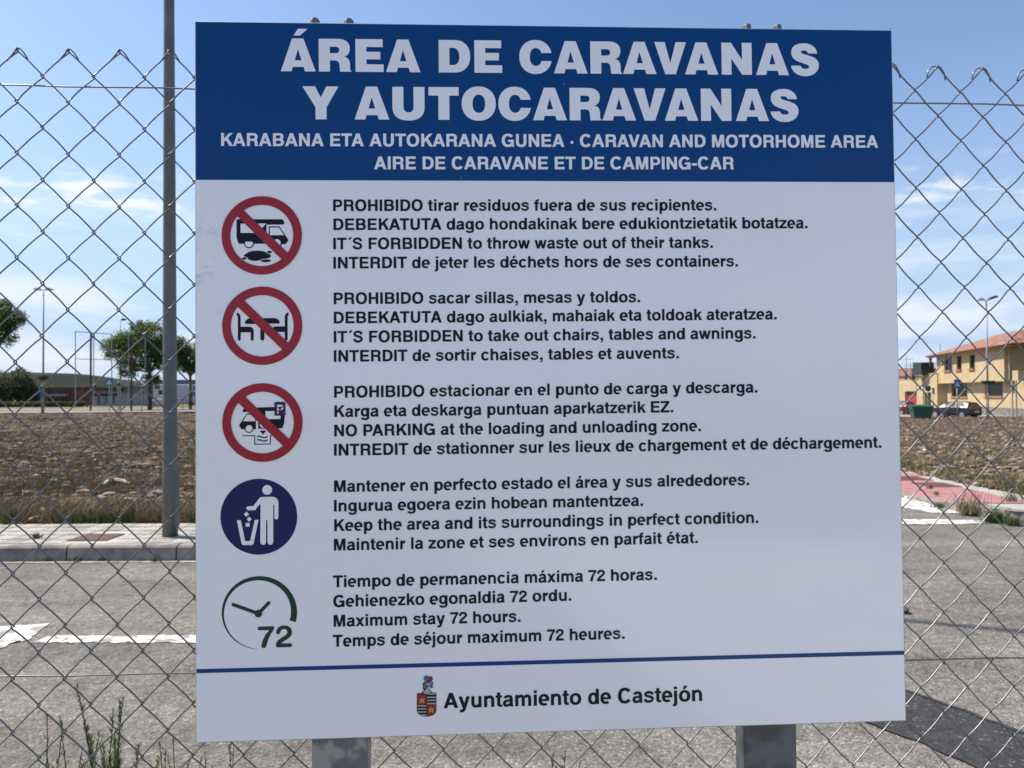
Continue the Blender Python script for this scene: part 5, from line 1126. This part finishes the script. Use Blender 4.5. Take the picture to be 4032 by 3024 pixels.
# far tiled house behind the garage
q0 = at(3500, 1494, 112); q1 = at(3632, 1494, 112); fh = empty('tiled_house', (q0.x+3, 112, -.7), 'low house with a faded terracotta roof behind the yellow garage', 'house')
zl_, zh_ = at(3540, 1482, 112).z, at(3640, 1458, 112).z
b = MB(); b.box(q0.x-4, 112, -1, q1.x+6, 120, zl_); b.build('wall', mat('pale_wall', (.5, .45, .4), .9), fh)
b = MB(); b.add([(q0.x-5, 111.4, zl_), (q1.x+7, 111.4, zl_), (q1.x+7, 116, zh_+.5), (q0.x+4.2, 116, zh_+.5), (q1.x+7, 121, zl_), (q0.x-5, 121, zl_)], [(0, 1, 2, 3), (3, 2, 4, 5), (0, 3, 5)]); b.build('roof', TERRA, fh)
def antenna(px, py0, py1, Y, label, kind=0):
    a = at(px, py0, Y); c = at(px, py1, Y); t = empty('antenna', a, label, 'antenna', 'rooftop antennas'); b = MB(); h_ = c.z-a.z; b.tube([(0, 0, 0), (0, 0, h_)], .035, 6); local('mast', b, LAMPG, t)
    if kind:
        b = MB(); b.tube([(-.7, 0, h_*.82), (.8, 0, h_*.86)], .02, 5)
        for i in range(8): b.tube([(-.6+i*.18, -.25, h_*.83), (-.6+i*.18, .25, h_*.83)], .012, 4)
        local('boom', b, LAMPG, t)
    return t
antenna(3570, 1495, 1398, 90, 'thin tall rooftop aerial, leftmost above the garage', 1); antenna(3586, 1495, 1428, 90, 'short rooftop aerial between the tall aerial and the chimney pipe', 1); antenna(3702, 1382, 1354, 80, 'plain thin mast above the far end of the big tiled roof')
for (px, pa, pb_, r_, lab) in ((3596, 1496, 1455, .16, 'thick black chimney pipe above the garage'), (3567, 1496, 1466, .1, 'short brown chimney pipe at the garage roof edge')):
    a = at(px, pa, 90); c = at(px, pb_, 90); b = MB(); b.tube([a, c], r_, 10); b.tube([c, c+Vector((0, 0, .12))], r_*1.3, 10); tag(b.build('chimney_pipe', DARKG), lab, 'chimney pipe')
a = at(3664, 1445, 85.8); b = MB(); b.tube([a, a+Vector((0, 0, .9))], .13, 10); b.tube([a+Vector((0, 0, .9)), a+Vector((0, 0, 1.05))], .2, 10); tag(b.build('chimney_pipe', DARKG), 'black chimney pipe standing on the louvred roof box', 'chimney pipe')
a = at(3614, 1500, 88); c = at(3613, 1438, 88); d_ = at(3590, 1428, 88); b = MB(); b.tube([a, c, c.lerp(d_, .3)+Vector((0, 0, .2)), d_], .04, 8); tag(b.build('bent_pole', LAMPG, smooth=True), 'bent grey mast curving over above the garage', 'mast')

# ---- far buildings on the left
def low_building(px0, px1, pyt, pyb, Y, m, label, feats=(), cat='building', roofm=None, deep=8):
    q0 = at(px0, pyb, Y); q1 = at(px1, pyb, Y); zt2 = at(px0, pyt, Y).z; z0 = min(q0.z, .1); t = empty('low_building', (q0.x, Y, z0), label, cat, 'low buildings below the hill')
    b = MB(); b.box(q0.x, Y, z0-.2, q1.x, Y+deep, zt2); b.build('wall', m, t)
    b = MB(); b.box(q0.x-.3, Y-.35, zt2, q1.x+.3, Y+deep, zt2+.22); b.build('roof', roofm or m, t)
    for (nm, xa, xb, ya, yb, fm, pr_) in feats:
        a = at(xa, yb, Y); c = at(xb, ya, Y); b = MB(); b.box(a.x, Y-pr_, a.z, c.x, Y+.05, c.z); b.build(nm, fm, t)
    return t
BRN = mat('brown_brick', (.16, .085, .065), .9, var=.2, vscale=.8); GRW = mat('grey_wall', (.22, .22, .22), .9, var=.15, vscale=.5); WHW = mat('white_wall', (.30, .30, .31), .9, var=.1, vscale=.5); GRR = mat('grey_roof', (.16, .17, .18), .8, var=.2, vscale=.3)
low_building(148, 392, 1531, 1592, 122, BRN, 'long low brown brick building under the hill', [('awning', 195, 272, 1551, 1560, mat('blue_awning', (.20, .23, .33), .8), 1.0), ('window', 208, 230, 1568, 1582, GLASS, .04), ('window', 243, 264, 1568, 1582, GLASS, .04), ('pilaster', 190, 194, 1534, 1590, BRN, .3), ('pilaster', 272, 276, 1534, 1590, BRN, .3), ('pilaster', 332, 335, 1534, 1590, BRN, .3)], roofm=mat('brown_roof', (.12, .06, .05), .9))
low_building(362, 540, 1548, 1590, 112, WHW, 'low whitish building with a flat grey roof right of the brown one', [('window_band', 365, 470, 1550, 1560, GLASS, .05), ('post', 388, 390, 1552, 1588, DARKG, .2), ('post', 417, 419, 1552, 1588, DARKG, .2), ('post', 446, 448, 1552, 1588, DARKG, .2)], roofm=GRR)
low_building(486, 660, 1528, 1590, 128, GRW, 'grey industrial shed with dark openings and a red door', [('door', 541, 552, 1548, 1586, REDD, .05), ('opening', 556, 580, 1546, 1586, DARKG, .05), ('opening', 600, 650, 1548, 1586, DARKG, .05)], roofm=GRR)
low_building(600, 800, 1500, 1560, 190, GRR, 'dark grey long roofed shed below the ridge', [], roofm=GRR, deep=20)
low_building(740, 800, 1538, 1588, 118, GRW, 'grey building with a dark window strip next to the board edge', [('window_band', 745, 800, 1556, 1568, GLASS, .05)], roofm=WHW)

# ---- vehicles
BLKP = mat('black_car_paint', (.012, .014, .02), .25, spec=.6); MARO = mat('maroon_car_paint', (.09, .008, .014), .25, spec=.6); WHP = mat('white_car_paint', (.38, .39, .41), .35); TYRE = mat('tyre', (.02, .02, .02), .9); RIM = mat('rim', (.35, .36, .37), .4, metal=.6); TL = mat('tail_light', (.5, .02, .03), .2); HL = mat('headlight', (.7, .72, .75), .15)
def car(loc, rz, paint, label, van=False):
    t = empty('parked_car' if not van else 'motorhome', loc, label, 'car' if not van else 'motorhome', None if van else 'parked cars', rz)
    # stations along x (front = +x): x, half width sill, belt height, roof height, half width roof, bottom
    if not van: st = [(-2.0, .74, .78, .80, .70, .34), (-1.92, .84, .92, 1.10, .66, .24), (-1.65, .86, .94, 1.36, .62, .2), (-1.1, .87, .95, 1.46, .61, .2), (-.3, .87, .94, 1.48, .60, .2), (.35, .87, .93, 1.40, .60, .2), (.95, .87, .92, 1.02, .66, .2), (1.1, .86, .90, .94, .70, .2), (1.7, .83, .80, .83, .66, .22), (1.98, .72, .62, .64, .6, .3)]
    else: st = [(-3.2, 1.05, 1.3, 2.9, 1.0, .35), (-3.1, 1.1, 1.3, 3.0, 1.05, .3), (.9, 1.1, 1.3, 3.0, 1.05, .3), (1.6, 1.1, 1.3, 3.0, 1.0, .3), (2.1, 1.0, 1.3, 2.7, .95, .3), (2.2, .95, 1.25, 2.0, .8, .3), (2.9, .95, 1.15, 1.25, .85, .3), (3.2, .85, .8, .9, .8, .35)]
    b = MB(); m_ = 8
    for (x, ws, zb, zr, wr_, z0) in st:
        b.v += [(x, -ws*.95, z0), (x, -ws, z0+.2), (x, -ws*.985, zb), (x, -wr_, zr-.05), (x, -wr_*.85, zr), (x, wr_*.85, zr), (x, wr_, zr-.05), (x, ws*.985, zb), (x, ws, z0+.2), (x, ws*.95, z0)]
    k = 10
    for i in range(len(st)-1):
        for j in range(k): b.f.append((i*k+j, i*k+(j+1) % k, (i+1)*k+(j+1) % k, (i+1)*k+j))
    b.f.append(tuple(range(k))); b.f.append(tuple((len(st)-1)*k+j for j in reversed(range(k))))
    local('body', b, paint, t, smooth=False)
    def side(xa, xb, xc, xd, zl, zh, s):            # window quad on the flank
        def y_(x, z):
            for p, q_ in zip(st, st[1:]):
                if p[0] <= x <= q_[0]:
                    f_ = (x-p[0])/(q_[0]-p[0]); ws, zb, zr, wr2 = [p[i]+(q_[i]-p[i])*f_ for i in (1, 2, 3, 4)]
                    g_ = max(0, min(1, (z-zb)/max(.01, zr-.05-zb))); return ws*.985+(wr2-ws*.985)*g_ + .008
            return .8
        return [(xa, s*y_(xa, zl), zl), (xb, s*y_(xb, zl), zl), (xc, s*y_(xc, zh), zh), (xd, s*y_(xd, zh), zh)]
    for s in (-1, 1):
        for q_ in (((-1.55, -.62, -.62, -1.2, 1.0, 1.38), (-.54, .72, .3, -.54, .99, 1.38)) if not van else ((-2.4, -1.4, -1.4, -2.4, 1.6, 2.2), (2.25, 2.7, 2.3, 2.25, 1.35, 1.85))):
            b = MB(); b.face(side(*q_, s)); local('side_window', b, GLASS, t)
    if not van:
        b = MB(); b.face([(-1.96, -.6, .97), (-1.96, .6, .97), (-1.72, .54, 1.33), (-1.72, -.54, 1.33)]); local('rear_window', b, GLASS, t)
        b = MB(); b.face([(.98, -.62, 1.03), (.98, .62, 1.03), (.42, .54, 1.39), (.42, -.54, 1.39)]); local('windscreen', b, GLASS, t)
        for s in (-1, 1):
            b = MB(); b.box(-1.99, s*.70-.12, .80, -1.86, s*.70+.12, 1.02); local('tail_light', b, TL, t, bevel=.02)
            b = MB(); b.box(1.74, s*.62-.14, .58, 1.96, s*.62+.14, .72); local('headlight', b, HL, t, bevel=.02)
        b = MB(); b.box(-2.03, -.26, .52, -1.99, .26, .64); local('number_plate', b, SW, t)
    else:
        b = MB(); b.face([(2.92, -.75, 1.3), (2.92, .75, 1.3), (2.3, .7, 1.95), (2.3, -.7, 1.95)]); local('windscreen', b, GLASS, t)
    for x in ((-1.25, 1.22) if not van else (-2.0, 2.3)):
        for s in (-1, 1):
            y = s*(.80 if not van else 1.0); b = MB(); b.tube([(x, y-.10, .31), (x, y+.10, .31)], .31, 20); tw = local('wheel', b, TYRE, t)
            b = MB(); b.tube([(x, y+s*.101, .31), (x, y+s*.115, .31)], .20, 14); rr = local('rim', b, RIM, tw)
    return t
c = at(3776, 1640, 66); car((c.x+.2, 67, -.82), R(116), BLKP, 'black hatchback parked in front of the yellow house, seen from behind')
c = at(3545, 1632, 76); car((c.x-.7, 76, -.86), R(125), MARO, 'maroon car parked beside the green waste container')
c = at(640, 1590, 100); car((c.x+.3, 100, .1), R(185), WHP, 'pale car parked under the round green tree')
c = at(712, 1588, 104); car((c.x-.2, 104, .1), R(-8), WHP, 'white motorhome parked beyond the far road, right of the thick lamp post', van=True)

# ---- waste container
c = at(3640, 1646, 60); wc = empty('waste_container', (c.x, 60.5, -.80), 'dark green wheeled waste container between the two parked cars', 'waste container', rz=R(-12))
GB = mat('green_plastic', (.035, .12, .07), .5, var=.2); GBD = mat('green_lid', (.015, .07, .045), .5)
b = MB(); bt, tp_ = [(-.62, -.45), (.62, -.45), (.62, .45), (-.62, .45)], [(-.78, -.55), (.78, -.55), (.78, .55), (-.78, .55)]
b.add([(x, y, .16) for x, y in bt] + [(x, y, 1.1) for x, y in tp_], [(3, 2, 1, 0), (4, 5, 6, 7), (0, 1, 5, 4), (1, 2, 6, 5), (2, 3, 7, 6), (3, 0, 4, 7)]); local('body', b, GB, wc, bevel=.03)
b = MB(); b.add([(-.83, -.6, 1.1), (.83, -.6, 1.1), (.83, .6, 1.1), (-.83, .6, 1.1), (-.80, -.5, 1.2), (.80, -.5, 1.2), (.80, .6, 1.28), (-.80, .6, 1.28)], [(3, 2, 1, 0), (4, 5, 6, 7), (0, 1, 5, 4), (1, 2, 6, 5), (2, 3, 7, 6), (3, 0, 4, 7)]); local('lid', b, GBD, wc, bevel=.02)
for i in range(5): b = MB(); x = -.5+i*.25; b.add([(x-.03, -.49, .3), (x+.03, -.49, .3), (x+.035, -.575, 1.05), (x-.035, -.575, 1.05)], [(0, 1, 2, 3)]); local('rib', b, GBD, wc)
for x in (-.5, .5):
    for y in (-.35, .35): b = MB(); b.tube([(x, y-.04, .08), (x, y+.04, .08)], .08, 12); local('wheel', b, TYRE, wc)
b = MB(); b.box(-.80, -.12, .82, -.70, .12, .95); local('trunnion', b, DARKG, wc)

# ---- litter and small things
def crumpled(px, py, z, sx_, sy_, sz_, m, name, label, cat):
    b = MB(); p = on_z(px, py, z); rock(b, (0, 0, 0), sx_, sy_, sz_); o = b.build(name, m); o.location = p + Vector((0, 0, sz_*.5)); return tag(o, label, cat)
crumpled(168, 2022, .14, .09, .05, .05, mat('white_plastic', (.65, .67, .70), .4), 'litter', 'crumpled white plastic litter on the field edge', 'litter')
crumpled(140, 2045, .14, .11, .04, .03, mat('cardboard', (.42, .30, .20), .8), 'litter', 'flat torn cardboard lying below the white litter', 'litter')
crumpled(185, 2012, .14, .06, .03, .05, mat('blue_plastic', (.02, .05, .12), .4), 'litter', 'dark blue scrap behind the white litter', 'litter')
crumpled(3640, 1775, .05, .07, .05, .035, mat('white_bag', (.7, .7, .7), .5), 'plastic_bag', 'white plastic bag lying among the rubble', 'litter')
crumpled(3556, 2412, 0, .055, .035, .03, mat('dry_leaf_clump', (.10, .06, .055), .9), 'leaf_clump', 'dark brown clump of dead leaves on the asphalt at the board edge', 'leaf clump')
b = MB(); q_ = [on_z(px, py, .16) for px, py in ((405, 1915), (425, 1900), (455, 1896), (490, 1900), (508, 1908))]; b.tube([p + Vector((0, 0, .02)) for p in q_], [.02, .035, .04, .03, .015], 8); tag(b.build('bleached_branch', mat('bleached_wood', (.40, .31, .24), .9)), 'pale bleached branch lying across the brown field', 'branch')

# ---- tall weeds right behind the fence
def stalk(b, lv, p, h_, lean, a, dens):
    pts = []; n_ = 9
    for i in range(n_+1):
        t = i/n_; pts.append(p + Vector((math.cos(a)*lean*t*t + .012*math.sin(t*7+a*3), math.sin(a)*lean*t*t*.5, h_*t)))
    b.tube(pts, [.0024*(1-t*.6/n_) for t in range(n_+1)], 5)
    for i in range(int(dens*h_*60)):
        t = random.uniform(.12, 1); k = min(n_-1, int(t*n_)); q_ = pts[k].lerp(pts[k+1], t*n_-k); aa = random.random()*6.28; L_ = random.uniform(.012, .035)*(1.25-t*.6); d = Vector((math.cos(aa)*.7, math.sin(aa)*.7, random.uniform(.5, 1.2))).normalized(); s = d.cross(Vector((0, 0, 1))).normalized()*.0018
        lv.add([q_, q_+d*L_*.5+s, q_+d*L_, q_+d*L_*.5-s], [(0, 1, 2, 3)])
def weed(px, Y, tips, label, dens=1.0):
    base = at(px, 2900, Y); base.z = 0; t = empty('tall_weed', base, label, 'weed', 'tall weeds behind the fence'); b, lv = MB(), MB()
    for (tx, ty) in tips:
        tp = at(tx, ty, Y+random.uniform(-.06, .06)); off = Vector((random.gauss(0, .012), random.gauss(0, .012), 0)); dxx = tp.x-base.x; h_ = tp.z
        n_ = 10; pts = []
        for i in range(n_+1):
            k = i/n_; pts.append(off + Vector((dxx*k**1.7 + .008*math.sin(k*9+tx), (tp.y-base.y)*k, h_*k)))
        b.tube(pts, [.0028*(1-.65*i/n_) for i in range(n_+1)], 5)
        for i in range(int(dens*75*h_)):
            k = random.uniform(.40, 1.0); j = min(n_-1, int(k*n_)); q_ = pts[j].lerp(pts[j+1], k*n_-j); aa = random.random()*6.28; L_ = random.uniform(.016, .06)*(1.65-1.35*k); d = Vector((math.cos(aa)*.6, math.sin(aa)*.6, random.uniform(.6, 1.3))).normalized(); s = d.cross(Vector((0, 0, 1))).normalized()*.0021
            lv.add([q_, q_+d*L_*.5+s, q_+d*L_, q_+d*L_*.5-s], [(0, 1, 2, 3)])
        for _ in range(3):                            # side shoots
            k = random.uniform(.6, .9); j = min(n_-1, int(k*n_)); q_ = pts[j]; aa = random.choice((0, 3.14))+random.uniform(-.5, .5); e_ = q_ + Vector((math.cos(aa)*.03, math.sin(aa)*.03, random.uniform(.05, .10))); b.tube([q_, q_.lerp(e_, .5)+Vector((0, 0, -.004)), e_], [.0012, .001, .0006], 4)
            for _ in range(6): k2 = random.random(); r_ = q_.lerp(e_, k2); d = Vector((random.uniform(-1, 1), random.uniform(-1, 1), 1)).normalized()*.016; s = Vector((.0014, 0, 0)); lv.add([r_, r_+d*.5+s, r_+d, r_+d*.5-s], [(0, 1, 2, 3)])
    local('stems', b, WEED, t); local('leaves', lv, WEED, t); return t
weed(400, 1.75, [(290, 2720), (315, 2735), (420, 2795), (465, 2760), (345, 2890), (505, 2750), (380, 2900), (440, 2900), (455, 2960), (395, 2975)], 'bushy green weed clump behind the fence at the lower left', 2.0)
weed(420, 1.72, [(400, 2985), (430, 2975), (450, 2990), (470, 2960), (415, 2950), (445, 2940), (385, 2995), (480, 2995), (360, 2985), (340, 3000)], 'low dense bright green weed in front of the bushy clump', 3.2)
weed(230, 1.8, [(168, 2815), (215, 2820), (250, 2870), (195, 2960), (300, 2955)], 'sparse weed stalks left of the bushy clump behind the fence', 1.0)
weed(650, 1.75, [(622, 2925), (640, 2960), (652, 2990)], 'small weed sprig between the clump and the board', 1.6)
weed(720, 1.75, [(712, 2870), (740, 2985), (782, 2980)], 'single thin weed stalk beside the lower left corner of the board', .7)
weed(900, 1.8, [(820, 2955), (885, 2930), (925, 2925), (870, 2990)], 'thin weeds under the board left of its first post', .6)
weed(2170, 1.8, [(2140, 2975), (2200, 2985), (2230, 2960), (2160, 2995), (2290, 3000)], 'pale thin weeds under the middle of the board', .7)
